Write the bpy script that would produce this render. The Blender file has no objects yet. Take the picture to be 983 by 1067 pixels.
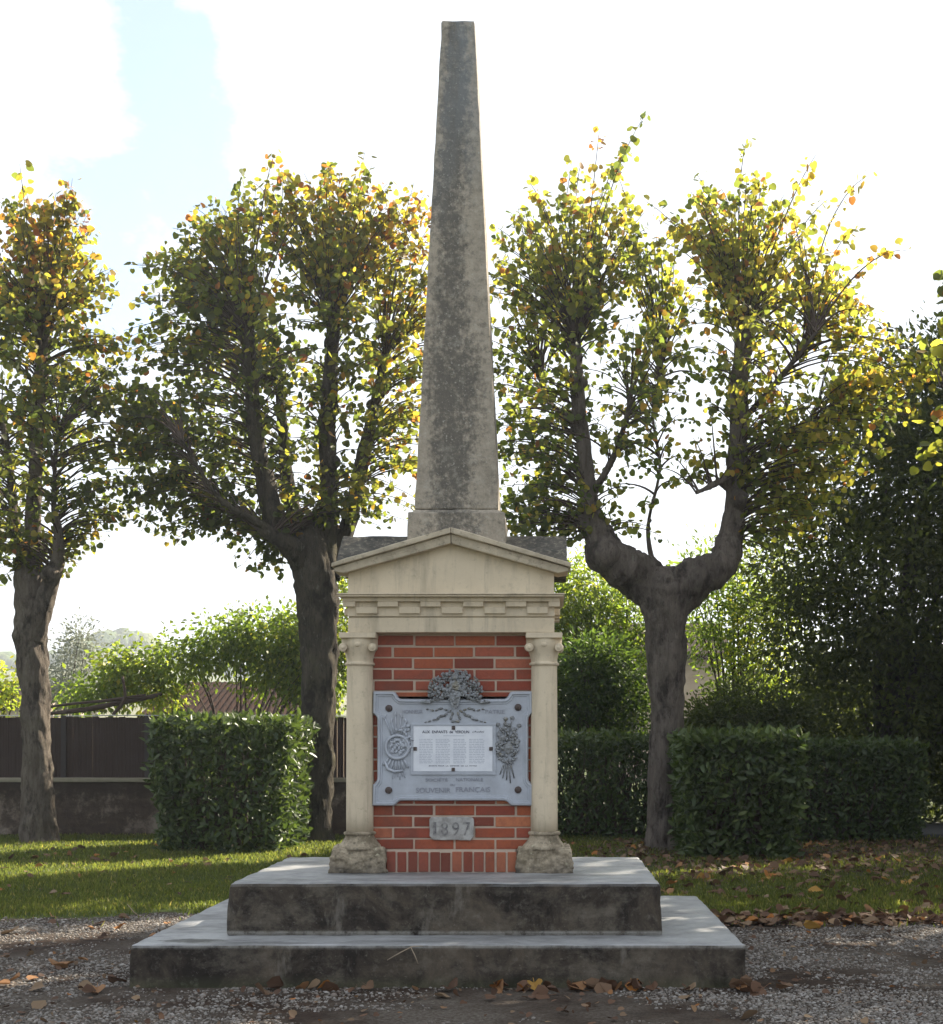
import bpy, bmesh, math, random
import numpy as np
from mathutils import Vector, noise as mnoise

random.seed(7)
rng = np.random.default_rng(11)
R = math.radians
scene = bpy.context.scene
col = scene.collection

# ------------------------------------------------------------------ camera
F, CX, CY, EYE = 1415.0, 572.0, 775.0, 1.25      # focal length and principal point measured on the photo (983 x 1067)
PW, PH = 983.0, 1067.0
cam = bpy.data.cameras.new("camera")
cam.sensor_width = 36.0
cam.lens = F / PH * 36.0
cam.shift_x = -(CX - PW / 2) / PH
cam.shift_y = (CY - PH / 2) / PH
cam.clip_start = 0.05
cam.clip_end = 5000
camo = bpy.data.objects.new("camera", cam)
camo.location = (0, 0, EYE)
camo.rotation_euler = (R(90), 0, 0)
col.objects.link(camo)
scene.camera = camo

# ------------------------------------------------------------------ light
SUN_AZ, SUN_EL = 47.0, 35.0
world = bpy.data.worlds.new("World")
scene.world = world
world.use_nodes = True
wn, wl = world.node_tree.nodes, world.node_tree.links
wn.clear()
sky = wn.new("ShaderNodeTexSky")
sky.sky_type = 'NISHITA'
sky.sun_disc = False
sky.sun_elevation = R(SUN_EL)
sky.sun_rotation = R(SUN_AZ)
sky.dust_density = .8
tc = wn.new("ShaderNodeTexCoord")
mp = wn.new("ShaderNodeMapping"); mp.inputs['Scale'].default_value = (1.0, 1.0, 1.6)
wl.new(tc.outputs['Generated'], mp.inputs['Vector'])
n1 = wn.new("ShaderNodeTexNoise"); n1.inputs['Scale'].default_value = 6.5; n1.inputs['Detail'].default_value = 8; n1.inputs['Roughness'].default_value = .62
wl.new(mp.outputs[0], n1.inputs['Vector'])
# one thin break in the cloud, towards the upper left
gap_dir = Vector(((175 - CX) / F, 1, (CY - 70) / F)).normalized()
gap2_dir = Vector(((115 - CX) / F, 1, (CY - 270) / F)).normalized()
def gap(dirv, sc):
    sub = wn.new("ShaderNodeVectorMath"); sub.operation = 'SUBTRACT'; sub.inputs[1].default_value = dirv
    wl.new(tc.outputs['Generated'], sub.inputs[0])
    mul = wn.new("ShaderNodeVectorMath"); mul.operation = 'MULTIPLY'; mul.inputs[1].default_value = sc
    wl.new(sub.outputs[0], mul.inputs[0])
    ln = wn.new("ShaderNodeVectorMath"); ln.operation = 'LENGTH'
    wl.new(mul.outputs[0], ln.inputs[0])
    return ln.outputs['Value']
mn = wn.new("ShaderNodeMath"); mn.operation = 'MINIMUM'
wl.new(gap(gap_dir, (27, 8, 8.5)), mn.inputs[0]); wl.new(gap(gap2_dir, (29, 9, 12)), mn.inputs[1])
ad = wn.new("ShaderNodeMath"); ad.operation = 'MULTIPLY_ADD'; ad.inputs[1].default_value = 5.5
wl.new(n1.outputs['Fac'], ad.inputs[0]); wl.new(mn.outputs[0], ad.inputs[2])
mr = wn.new("ShaderNodeMapRange"); mr.inputs['From Min'].default_value = 3.15; mr.inputs['From Max'].default_value = 3.6; mr.inputs['To Min'].default_value = .25
wl.new(ad.outputs[0], mr.inputs['Value'])
bg1 = wn.new("ShaderNodeBackground"); bg1.inputs['Strength'].default_value = 0.07
wl.new(sky.outputs[0], bg1.inputs['Color'])
bg2 = wn.new("ShaderNodeBackground"); bg2.inputs['Color'].default_value = (.89, .97, 1.09, 1); bg2.inputs['Strength'].default_value = 0.305
mxs = wn.new("ShaderNodeMixShader")
wl.new(mr.outputs[0], mxs.inputs[0]); wl.new(bg1.outputs[0], mxs.inputs[1]); wl.new(bg2.outputs[0], mxs.inputs[2])
wo = wn.new("ShaderNodeOutputWorld")
wl.new(mxs.outputs[0], wo.inputs['Surface'])

sl = bpy.data.lights.new("sun", 'SUN')
sl.energy = 5.0
sl.angle = R(0.5)
sl.color = (1.0, 0.9, 0.74)
so = bpy.data.objects.new("sun", sl)
so.rotation_euler = (-R(90 - SUN_EL), 0, -R(SUN_AZ))
so.location = (20, 15, 20)
col.objects.link(so)

vs = scene.view_settings
vs.view_transform = 'Standard'; vs.look = 'None'; vs.exposure = 1.92; vs.gamma = 1; vs.use_curve_mapping = False
scene.cycles.use_denoising = True
scene.cycles.max_bounces = 8
scene.cycles.transparent_max_bounces = 8

# ------------------------------------------------------------------ helpers
def X(px, d): return (px - CX) * d / F
def Z(py, d): return EYE - (py - CY) * d / F
def P(px, py, d): return Vector((X(px, d), d, Z(py, d)))
def GD(py, z=0.0): return F * (EYE - z) / (py - CY)       # distance of a point at height z seen at row py

ORG = {}
def tag(o, label=None, cat=None, group=None, kind=None):
    if label: o['label'] = label
    if cat: o['category'] = cat
    if group: o['group'] = group
    if kind: o['kind'] = kind
    return o

def empty(name, loc, label, cat, group=None):
    o = bpy.data.objects.new(name, None)
    o.empty_display_size = .2
    o.location = loc
    col.objects.link(o)
    ORG[o] = Vector(loc)
    return tag(o, label, cat, group)

def link(name, me, mat, parent=None, loc=None):
    """me holds world coordinates; they are moved to the parent's (or loc's) frame"""
    o = bpy.data.objects.new(name, me)
    org = ORG[parent] if parent else Vector(loc or (0, 0, 0))
    if org.length:
        n = len(me.vertices)
        co = np.empty(n * 3, dtype=np.float32); me.vertices.foreach_get('co', co)
        co = co.reshape(-1, 3) - np.array(org, dtype=np.float32)
        me.vertices.foreach_set('co', co.ravel()); me.update()
    if parent: o.parent = parent
    else: o.location = org
    ORG[o] = org
    if mat: me.materials.append(mat)
    col.objects.link(o)
    return o

def np_mesh(name, V, Fa, tint=None, smooth=False):
    """V (n,3), Fa (m,k) all faces with k corners"""
    V = np.asarray(V, dtype=np.float32); Fa = np.asarray(Fa, dtype=np.int32)
    me = bpy.data.meshes.new(name)
    m, k = Fa.shape
    me.vertices.add(len(V)); me.vertices.foreach_set('co', V.ravel())
    me.loops.add(m * k); me.loops.foreach_set('vertex_index', Fa.ravel())
    me.polygons.add(m)
    me.polygons.foreach_set('loop_start', np.arange(0, m * k, k, dtype=np.int32))
    me.polygons.foreach_set('loop_total', np.full(m, k, dtype=np.int32))
    if smooth: me.polygons.foreach_set('use_smooth', np.ones(m, dtype=bool))
    if tint is not None:
        a = me.attributes.new('tint', 'FLOAT', 'FACE'); a.data.foreach_set('value', np.asarray(tint, dtype=np.float32))
    me.update(calc_edges=True)
    return me

class MB:
    def __init__(s): s.V, s.F, s.S = [], [], []
    def add(s, V, Fc, smooth=False):
        b = len(s.V); s.V += [tuple(v) for v in V]
        s.F += [tuple(i + b for i in f) for f in Fc]; s.S += [smooth] * len(Fc)
    def box(s, x0, x1, y0, y1, z0, z1):
        s.add([(x0,y0,z0),(x1,y0,z0),(x1,y1,z0),(x0,y1,z0),(x0,y0,z1),(x1,y0,z1),(x1,y1,z1),(x0,y1,z1)],
              [(0,3,2,1),(4,5,6,7),(0,1,5,4),(1,2,6,5),(2,3,7,6),(3,0,4,7)])
    def frustum(s, b, t):     # b, t = (x0,x1,y0,y1,z)
        s.add([(b[0],b[2],b[4]),(b[1],b[2],b[4]),(b[1],b[3],b[4]),(b[0],b[3],b[4]),(t[0],t[2],t[4]),(t[1],t[2],t[4]),(t[1],t[3],t[4]),(t[0],t[3],t[4])],
              [(0,3,2,1),(4,5,6,7),(0,1,5,4),(1,2,6,5),(2,3,7,6),(3,0,4,7)])
    def prism(s, pts, y0, y1):     # pts in (x,z), counter-clockwise seen from -Y
        n = len(pts)
        V = [(x, y0, z) for x, z in pts] + [(x, y1, z) for x, z in pts]
        s.add(V, [tuple(range(n)), tuple(range(2*n-1, n-1, -1))] + [(i, i+n, (i+1) % n + n, (i+1) % n) for i in range(n)])
    def prism_x(s, pts, x0, x1):   # pts in (y,z)
        n = len(pts)
        V = [(x0, y, z) for y, z in pts] + [(x1, y, z) for y, z in pts]
        s.add(V, [tuple(range(n-1,-1,-1)), tuple(range(n, 2*n))] + [(i, (i+1) % n, (i+1) % n + n, i+n) for i in range(n)])
    def lathe(s, cx, cy, prof, n=32):   # prof [(r,z)] bottom to top
        V, Fc = [], []
        for r, z in prof:
            V += [(cx + r*math.cos(2*math.pi*i/n), cy + r*math.sin(2*math.pi*i/n), z) for i in range(n)]
        for k in range(len(prof)-1):
            Fc += [(k*n+i, k*n+(i+1) % n, (k+1)*n+(i+1) % n, (k+1)*n+i) for i in range(n)]
        Fc += [tuple(range(n-1,-1,-1)), tuple(range((len(prof)-1)*n, len(prof)*n))]
        s.add(V, Fc, True)
    def disc(s, c, r, th, n=20, dome=.5):   # round stud facing -Y
        V, Fc = [], []
        prof = [(r, 0), (r, -th*.5), (r*.7, -th*(.5+dome*.4)), (r*.3, -th)]
        for rr, dy in prof:
            V += [(c[0]+rr*math.cos(2*math.pi*i/n), c[1]+dy, c[2]+rr*math.sin(2*math.pi*i/n)) for i in range(n)]
        for k in range(3):
            Fc += [(k*n+i, k*n+(i+1) % n, (k+1)*n+(i+1) % n, (k+1)*n+i) for i in range(n)]
        Fc.append(tuple(range(3*n, 4*n)))
        s.add(V, Fc, True)
    def ball(s, c, rx, ry, rz, rot=0., n=8, m=5):
        V, Fc = [], []
        ca, sa = math.cos(rot), math.sin(rot)
        for j in range(m+1):
            ph = math.pi*j/m
            for i in range(n):
                th = 2*math.pi*i/n
                x, y, z = rx*math.sin(ph)*math.cos(th), ry*math.sin(ph)*math.sin(th), rz*math.cos(ph)
                V.append((c[0]+x*ca-z*sa, c[1]+y, c[2]+x*sa+z*ca))
        for j in range(m):
            Fc += [(j*n+i, j*n+(i+1) % n, (j+1)*n+(i+1) % n, (j+1)*n+i) for i in range(n)]
        s.add(V, Fc, True)
    def tube(s, pts, rad, n=10, rough=0., cap=True, seed=0., spiral=0.):
        pts = [Vector(p) for p in pts]
        V, Fc = [], []
        up = Vector((0.13, -1, .07)).normalized()
        for k, p in enumerate(pts):
            t = (pts[min(k+1, len(pts)-1)] - pts[max(k-1, 0)]).normalized()
            a = t.cross(up)
            if a.length < 1e-4: a = t.cross(Vector((1, 0, 0)))
            a.normalize(); b = t.cross(a); up = -b if (-b).dot(up) > 0 else b
            a = t.cross(up).normalized(); b = a.cross(t).normalized()
            for i in range(n):
                th = 2*math.pi*i/n
                d = a*math.cos(th) + b*math.sin(th)
                r = rad[k]
                if rough:
                    q = p + d*r
                    r *= 1 + rough*(mnoise.noise((q.x*5+seed, q.y*5, q.z*1.6)) + .6*mnoise.noise((q.x*13, q.y*13+seed, q.z*4)) + .45*mnoise.noise((q.x*30, q.y*30+seed, q.z*9)))
                V.append(p + d*r)
        for k in range(len(pts)-1):
            Fc += [(k*n+i, k*n+(i+1) % n, (k+1)*n+(i+1) % n, (k+1)*n+i) for i in range(n)]
        if cap: Fc += [tuple(range(n-1,-1,-1)), tuple(range((len(pts)-1)*n, len(pts)*n))]
        s.add(V, Fc, True)
    def build(s, name, mat, parent=None, loc=None, bevel=0., seg=2):
        me = bpy.data.meshes.new(name)
        me.from_pydata(s.V, [], s.F)
        me.polygons.foreach_set('use_smooth', np.array(s.S, dtype=bool))
        me.update()
        o = link(name, me, mat, parent, loc)
        if bevel:
            b = o.modifiers.new('bevel', 'BEVEL'); b.width = bevel; b.segments = seg; b.limit_method = 'ANGLE'; b.angle_limit = R(40)
        return o

def curve_pts(ctrl, per=8):
    """Catmull-Rom through control rows (tuples of numbers)"""
    c = [np.array(r, dtype=float) for r in ctrl]
    c = [2*c[0]-c[1]] + c + [2*c[-1]-c[-2]]
    out = []
    for i in range(1, len(c)-2):
        for k in range(per):
            t = k/per
            out.append(.5*((2*c[i]) + (-c[i-1]+c[i+1])*t + (2*c[i-1]-5*c[i]+4*c[i+1]-c[i+2])*t*t + (-c[i-1]+3*c[i]-3*c[i+1]+c[i+2])*t**3))
    out.append(c[-2])
    return out

# ------------------------------------------------------------------ materials
class M:
    def __init__(s, name):
        s.m = bpy.data.materials.new(name); s.m.use_nodes = True
        s.n, s.l = s.m.node_tree.nodes, s.m.node_tree.links
        s.b = s.n['Principled BSDF']; s.out = s.n['Material Output']
        s.tc = s.n.new('ShaderNodeTexCoord')
    def set(s, sock, v):
        if hasattr(v, 'is_linked') or isinstance(v, bpy.types.NodeSocket): s.l.new(v, sock)
        else:
            if isinstance(v, (tuple, list)) and len(v) == 3 and sock.type == 'RGBA': v = (*v, 1)
            sock.default_value = v
    def map(s, scale=(1, 1, 1), src='Object', loc=(0, 0, 0)):
        q = s.n.new('ShaderNodeMapping'); q.inputs['Scale'].default_value = scale; q.inputs['Location'].default_value = loc
        s.l.new(s.tc.outputs[src], q.inputs[0]); return q.outputs[0]
    def noise(s, scale, detail=5, rough=.6, vec=None, dist=0.):
        q = s.n.new('ShaderNodeTexNoise'); q.inputs['Scale'].default_value = scale; q.inputs['Detail'].default_value = detail
        q.inputs['Roughness'].default_value = rough; q.inputs['Distortion'].default_value = dist
        s.l.new(vec if vec is not None else s.tc.outputs['Object'], q.inputs['Vector']); return q.outputs['Fac']
    def voro(s, scale, vec=None, feat='F1'):
        q = s.n.new('ShaderNodeTexVoronoi'); q.feature = feat; q.inputs['Scale'].default_value = scale
        s.l.new(vec if vec is not None else s.tc.outputs['Object'], q.inputs['Vector']); return q.outputs['Distance']
    def ramp(s, v, *stops):
        q = s.n.new('ShaderNodeValToRGB'); e = q.color_ramp.elements
        while len(e) < len(stops): e.new(.5)
        for i, (p, c) in enumerate(stops):
            e[i].position = p; e[i].color = (*c, 1) if isinstance(c, (tuple, list)) else (c, c, c, 1)
        s.l.new(v, q.inputs[0]); return q.outputs[0]
    def rng(s, v, a, b, c=0., d=1.):
        q = s.n.new('ShaderNodeMapRange'); q.inputs[1].default_value = a; q.inputs[2].default_value = b; q.inputs[3].default_value = c; q.inputs[4].default_value = d
        s.l.new(v, q.inputs[0]); return q.outputs[0]
    def mix(s, f, a, b, mode='MIX'):
        q = s.n.new('ShaderNodeMix'); q.data_type = 'RGBA'; q.blend_type = mode
        s.set(q.inputs[0], f); s.set(q.inputs[6], a); s.set(q.inputs[7], b); return q.outputs[2]
    def math(s, op, a, b=0.):
        q = s.n.new('ShaderNodeMath'); q.operation = op; s.set(q.inputs[0], a); s.set(q.inputs[1], b); return q.outputs[0]
    def sep(s, src='Object'):
        q = s.n.new('ShaderNodeSeparateXYZ'); s.l.new(s.tc.outputs[src], q.inputs[0]); return q.outputs
    def nz(s):
        g = s.n.new('ShaderNodeNewGeometry'); q = s.n.new('ShaderNodeSeparateXYZ'); s.l.new(g.outputs['True Normal'], q.inputs[0]); return q.outputs['Z']
    def attr(s, name):
        q = s.n.new('ShaderNodeAttribute'); q.attribute_name = name; return q.outputs['Fac']
    def island(s):
        q = s.n.new('ShaderNodeNewGeometry'); return q.outputs['Random Per Island']
    def bump(s, h, strength=.5, dist=.02, nrm=None):
        q = s.n.new('ShaderNodeBump'); q.inputs['Strength'].default_value = strength; q.inputs['Distance'].default_value = dist
        s.l.new(h, q.inputs['Height'])
        if nrm is not None: s.l.new(nrm, q.inputs['Normal'])
        return q.outputs[0]
    def fin(s, colr, rough=.8, bump=None, spec=.3, metal=0.):
        s.set(s.b.inputs['Base Color'], colr); s.set(s.b.inputs['Roughness'], rough)
        s.b.inputs['Specular IOR Level'].default_value = spec; s.set(s.b.inputs['Metallic'], metal)
        if bump is not None: s.l.new(bump, s.b.inputs['Normal'])
        return s.m

def leaf_mat(name, stops, transl=.45, rough=.5, spec=.35, back=(1, 1, 1)):
    m = M(name)
    t = m.attr('tint')
    c = m.ramp(t, *stops)
    hv = m.rng(m.island(), 0, 1, .7, 1.3)
    c = m.mix(1., c, hv, 'MULTIPLY')
    m.set(m.b.inputs['Base Color'], c); m.b.inputs['Roughness'].default_value = rough; m.b.inputs['Specular IOR Level'].default_value = spec
    tr = m.n.new('ShaderNodeBsdfTranslucent')
    c2 = m.mix(1., c, back, 'MULTIPLY')
    m.l.new(c2, tr.inputs['Color'])
    mx = m.n.new('ShaderNodeMixShader'); mx.inputs[0].default_value = transl
    m.l.new(m.b.outputs[0], mx.inputs[1]); m.l.new(tr.outputs[0], mx.inputs[2]); m.l.new(mx.outputs[0], m.out.inputs['Surface'])
    return m.m

# pale dressed stone
m = M('dressed_limestone')
nA = m.noise(3.2, 6, .65); nB = m.noise(26, 5, .7); nC = m.noise(2.0, 4, .6, m.map((5, 5, .7)))
c = m.mix(m.rng(nA, .35, .7), (.66, .56, .41), (.56, .47, .34))
c = m.mix(m.rng(nC, .52, .74, 0, .55), c, (.24, .205, .15))
c = m.mix(m.rng(nB, .58, .78, 0, .55), c, (.20, .17, .12)); c = m.mix(m.rng(m.noise(1., 6, .75, m.map((22, 22, 1.5), loc=(3, 1, 0))), .55, .75, 0, .5), c, (.22, .195, .145)); c = m.mix(m.rng(m.noise(8, 6, .75, m.map(loc=(6, 2, 1))), .56, .72, 0, .4), c, (.30, .26, .19)); c = m.mix(m.math('MULTIPLY', m.rng(m.sep()['Z'], .95, .62, 0, .6), nA), c, (.2, .175, .12))
M_LIME = m.fin(c, .85, m.bump(m.noise(60, 4, .7), .35, .004), .25)
# plinth stone, coarse and lichened
m = M('weathered_plinth_stone')
nA = m.noise(9, 6, .7); nB = m.noise(38, 5, .7); z = m.sep()['Z']
c = m.mix(m.rng(nA, .4, .62), (.44, .37, .27), (.17, .14, .095))
c = m.mix(m.rng(nB, .57, .68, 0, .8), c, (.09, .08, .06))
c = m.mix(m.rng(m.noise(30, 4, .6, m.map(loc=(3, 1, 2))), .62, .7, 0, .85), c, (.5, .46, .33))
low = m.math('ADD', m.rng(z, .50, .60, 1, 0), m.rng(m.noise(11, 5), .3, .7, -.5, .5))
c = m.mix(m.math('MULTIPLY', low, .75), c, (.07, .06, .05))
M_PLINTH = m.fin(c, .92, m.bump(m.math('ADD', nA, nB), .7, .012), .2)
# grey lichened roof stone
m = M('lichened_roof_stone')
nA = m.noise(7, 7, .7); nB = m.noise(34, 5, .7)
c = m.mix(m.rng(nA, .4, .65), (.10, .09, .072), (.042, .04, .036))
c = m.mix(m.rng(nB, .52, .68, 0, .75), c, (.25, .22, .165))
c = m.mix(m.rng(nB, .28, .42, .6, 0), c, (.025, .045, .042))
M_ROOF = m.fin(c, .9, m.bump(m.math('ADD', nA, nB), .5, .01), .2)
# raking cornice: between the two
m = M('stained_cornice_stone')
nA = m.noise(6, 6, .7); nB = m.noise(30, 5, .7)
c = m.mix(m.rng(nA, .35, .65), (.54, .46, .34), (.35, .30, .22))
c = m.mix(m.rng(nB, .55, .72, 0, .7), c, (.11, .1, .08))
M_RAKE = m.fin(c, .88, m.bump(nB, .4, .006), .25)
# obelisk: grey render, dark algae running down the middle of each face
m = M('obelisk_cement_render')
s = m.sep()
nA = m.noise(1.0, 6, .68, m.map((7, 7, 1.7))); nB = m.noise(24, 6, .72); nC = m.noise(75, 3, .6)
base = m.mix(m.rng(nB, .35, .65), (.40, .345, .275), (.26, .228, .18))
half = m.rng(s['Z'], 2.6, 5.6, .245, .095)
ux = m.math('DIVIDE', m.math('ABSOLUTE', s['X']), half); uy = m.math('DIVIDE', m.math('ABSOLUTE', m.math('SUBTRACT', s['Y'], .12)), half)
u = m.math('MINIMUM', ux, uy)
st = m.math('ADD', m.rng(u, .15, .95, .52, -.32), m.rng(nA, .3, .7, -.5, .5))
st = m.math('ADD', st, m.rng(nB, .3, .7, -.5, .5))
st = m.math('ADD', st, m.rng(s['Z'], 3.0, 5.2, .06, .22))
c = m.mix(m.rng(st, -.02, .62, 0, .88), base, (.105, .096, .083)); c = m.mix(m.rng(m.noise(6, 6, .72, m.map((1, 1, .6), loc=(1, 4, 2))), 0.5, .72, 0, .4), c, (.09, .083, .072)); c = m.mix(m.rng(m.noise(11, 6, .75, m.map(loc=(9, 4, 2))), .55, .7, 0, .5), c, (.42, .39, .33))
c = m.mix(m.rng(nC, .6, .72, 0, .75), c, (.42, .40, .35))
c = m.mix(m.rng(nC, .27, .36, .7, 0), c, (.05, .05, .048))
c = m.mix(m.math('MULTIPLY', m.rng(s['Z'], 4.2, 5.5), m.rng(nA, .4, .6, .1, .6)), c, (.22, .25, .28))
M_OBEL = m.fin(c, .9, m.bump(m.math('ADD', nB, nC), .5, .008), .2)
# step concrete: worn pale treads, black mould on the risers
m = M('mouldy_step_concrete')
s = m.sep()
nA = m.noise(2.6, 7, .7); nB = m.noise(17, 6, .7); nC = m.noise(70, 3, .6); nR = m.noise(1.0, 7, .72, m.map((3.2, 3.2, 2.6)), .5)
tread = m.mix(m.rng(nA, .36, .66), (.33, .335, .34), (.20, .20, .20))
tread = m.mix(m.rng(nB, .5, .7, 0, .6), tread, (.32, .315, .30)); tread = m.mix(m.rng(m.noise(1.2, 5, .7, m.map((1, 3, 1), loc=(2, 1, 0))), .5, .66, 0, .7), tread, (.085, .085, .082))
# dark damp spot on the left front corner of the lower tread
ex = m.math('DIVIDE', m.math('ADD', s['X'], 1.30), .17); ey = m.math('DIVIDE', m.math('ADD', s['Y'], .97), .075)
rr = m.math('ADD', m.math('MULTIPLY', ex, ex), m.math('MULTIPLY', ey, ey))
rr = m.math('ADD', rr, m.rng(nB, .3, .7, -.5, .5))
spot = m.math('MULTIPLY', m.rng(rr, .55, 1.15, .92, 0), m.rng(s['Z'], .21, .22))
tread = m.mix(spot, tread, (.03, .029, .026))
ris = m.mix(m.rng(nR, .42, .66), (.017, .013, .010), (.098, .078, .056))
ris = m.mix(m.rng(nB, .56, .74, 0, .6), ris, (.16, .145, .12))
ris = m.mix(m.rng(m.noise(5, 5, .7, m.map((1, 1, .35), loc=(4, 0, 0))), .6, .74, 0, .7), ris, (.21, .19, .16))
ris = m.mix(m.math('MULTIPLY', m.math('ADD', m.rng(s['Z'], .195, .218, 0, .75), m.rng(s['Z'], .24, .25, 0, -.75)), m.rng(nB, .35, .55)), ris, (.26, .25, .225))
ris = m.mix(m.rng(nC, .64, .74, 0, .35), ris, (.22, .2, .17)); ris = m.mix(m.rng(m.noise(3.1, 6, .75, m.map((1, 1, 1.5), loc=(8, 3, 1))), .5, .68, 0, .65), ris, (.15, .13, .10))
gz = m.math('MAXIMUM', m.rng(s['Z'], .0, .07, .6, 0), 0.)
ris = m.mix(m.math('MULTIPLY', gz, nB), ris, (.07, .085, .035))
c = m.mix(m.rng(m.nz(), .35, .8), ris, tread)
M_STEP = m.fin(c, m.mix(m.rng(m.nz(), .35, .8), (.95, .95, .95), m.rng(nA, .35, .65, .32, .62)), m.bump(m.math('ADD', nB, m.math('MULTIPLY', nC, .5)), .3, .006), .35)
# bricks
m = M('red_brick')
i = m.island()
c = m.ramp(i, (0., (.15, .042, .028)), (.2, (.27, .066, .037)), (.4, (.38, .11, .05)), (.6, (.25, .058, .035)), (.8, (.35, .10, .06)), (1., (.45, .165, .08)))
c = m.mix(m.rng(m.noise(30, 5, .7), .45, .75, 0, .6), c, (.17, .055, .038)); c = m.mix(m.rng(m.noise(4, 5, .7), .5, .7, 0, .55), c, (.11, .05, .038)); c = m.mix(m.rng(m.sep()['Z'], .70, .52, 0, .45), c, (.14, .055, .04))
c = m.mix(m.rng(m.noise(60, 4, .7, m.map(loc=(5, 2, 1))), .66, .76, 0, .5), c, (.5, .33, .25))
M_BRICK = m.fin(c, .85, m.bump(m.noise(80, 4, .7), .5, .004), .25)
m = M('lime_mortar')
c = m.mix(m.noise(25, 5), (.54, .44, .35), (.38, .30, .235))
M_MORTAR = m.fin(c, .95, m.bump(m.noise(90, 3), .5, .003), .1)
# zinc plaque
m = M('oxidised_zinc')
nA = m.noise(9, 6, .65); nB = m.noise(45, 5, .7)
c = m.mix(m.rng(nA, .35, .65), (.425, .455, .505), (.345, .365, .405))
c = m.mix(m.rng(m.noise(5, 4, .6, m.map((1, 1, .3))), .55, .72, 0, .4), c, (.34, .33, .34))
c = m.mix(m.rng(nB, .6, .75, 0, .45), c, (.2, .21, .23))
M_ZINC = m.fin(c, .55, m.bump(nB, .3, .003), .4, .15)
m = M('dark_relief_zinc')
c = m.mix(m.rng(m.noise(40, 5, .7), .38, .62), (.30, .315, .335), (.12, .12, .115))
c = m.mix(m.rng(m.noise(18, 3), .56, .66, 0, .6), c, (.23, .2, .13))
M_RELIEF = m.fin(c, .55, m.bump(m.noise(90, 3), .4, .003), .4, .15)
m = M('cast_letter_zinc'); M_LETTER = m.fin(m.mix(m.noise(40, 3), (.29, .30, .345), (.22, .225, .26)), .6, None, .3)
m = M('white_enamel_sheet'); M_SHEET = m.fin(m.mix(m.rng(m.noise(12, 5), .4, .7), (.69, .71, .75), (.6, .62, .67)), .35, None, .45)
m = M('printed_ink'); M_INK = m.fin((.03, .035, .06), .7)
m = M('faded_print'); M_FADED = m.fin((.43, .455, .51), .7)
m = M('dark_iron'); M_IRON = m.fin(m.mix(m.noise(60, 4), (.045, .035, .035), (.09, .06, .05)), .55, m.bump(m.noise(120, 2), .3, .002), .4)
m = M('date_stone'); M_DATE = m.fin(m.mix(m.rng(m.noise(22, 5, .7), .4, .65), (.40, .39, .37), (.25, .24, .225)), .9, m.bump(m.noise(50, 4), .5, .005), .2)
m = M('date_recess'); M_DIGIT = m.fin(m.mix(m.rng(m.noise(45, 4, .7), .35, .6), (.10, .095, .1), (.26, .25, .24)), .9)
# bark
def bark(name, a, b, dark, moss=0.):
    m = M(name)
    nA = m.noise(1.0, 6, .7, m.map((9, 9, 1.6)), .4); nB = m.noise(1.0, 6, .75, m.map((42, 42, 8)), .5); nC = m.noise(2.3, 5, .65)
    c = m.mix(m.rng(nA, .38, .62), a, b)
    c = m.mix(m.rng(nB, .31, .44, .9, 0), c, dark)
    c = m.mix(m.rng(m.noise(14, 5, .7, m.map((1, 1, .5), loc=(7, 1, 2))), .6, .68, 0, .6), c, (.26, .25, .2))
    c = m.mix(m.rng(m.noise(4.5, 5, .7, m.map((1, 1, .55), loc=(3, 3, 3))), .5, .64, 0, .75), c, dark)
    if moss: c = m.mix(m.rng(nC, .54, .72, 0, moss), c, (.10, .10, .045))
    h = m.math('ADD', m.math('MULTIPLY', nA, .8), nB)
    return m.fin(c, .95, m.bump(h, 1., .09), .15)
M_BARK1 = bark('grey_brown_bark', (.22, .185, .15), (.12, .098, .078), (.02, .016, .014), .35)
M_BARK2 = bark('dark_mossy_bark', (.12, .103, .078), (.06, .051, .04), (.014, .012, .01), .5)
M_BARK3 = bark('cracked_grey_bark', (.25, .21, .18), (.15, .125, .105), (.025, .02, .018), .2)
m = M('twig_bark'); M_TWIG = m.fin(m.mix(m.noise(8, 3), (.085, .058, .045), (.05, .037, .03)), .9)
m = M('dead_stem'); M_DEAD = m.fin((.3, .24, .17), .9)
# leaves
M_LEAF_A = leaf_mat('lime_leaf_green', ((0., (.042, .056, .018)), (.3, (.075, .088, .022)), (.5, (.13, .125, .028)), (.68, (.21, .165, .03)), (.85, (.26, .125, .026)), (1., (.16, .06, .028))), .56, .5, .3, (3.1, 3.1, 1.6))
M_LEAF_B = leaf_mat('lime_leaf_yellowing', ((0., (.055, .078, .02)), (.3, (.11, .125, .026)), (.6, (.23, .205, .04)), (.85, (.30, .19, .04)), (1., (.22, .09, .03))), .56, .5, .3, (2.7, 2.7, 1.5))
M_LEAF_EVER = leaf_mat('evergreen_leaf', ((0., (.046, .06, .023)), (.6, (.092, .108, .032)), (1., (.17, .16, .035))), .42, .62, .2, (2., 2.0, 1.))
M_LEAF_SHRUB = leaf_mat('shrub_leaf', ((0., (.035, .06, .016)), (.5, (.075, .11, .02)), (1., (.22, .20, .03))), .5, .5, .35, (2.2, 2.2, 1.2))
M_LEAF_BRIGHT = leaf_mat('yellow_green_leaf', ((0., (.07, .11, .018)), (.6, (.16, .20, .03)), (1., (.34, .29, .04))), .6, .5, .35, (2.2, 2.2, 1.3))
M_LEAF_LAUREL = leaf_mat('laurel_leaf', ((0., (.034, .054, .019)), (.6, (.068, .094, .028)), (1., (.125, .15, .04))), .3, .45, .36, (2., 2.1, 1.))
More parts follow.
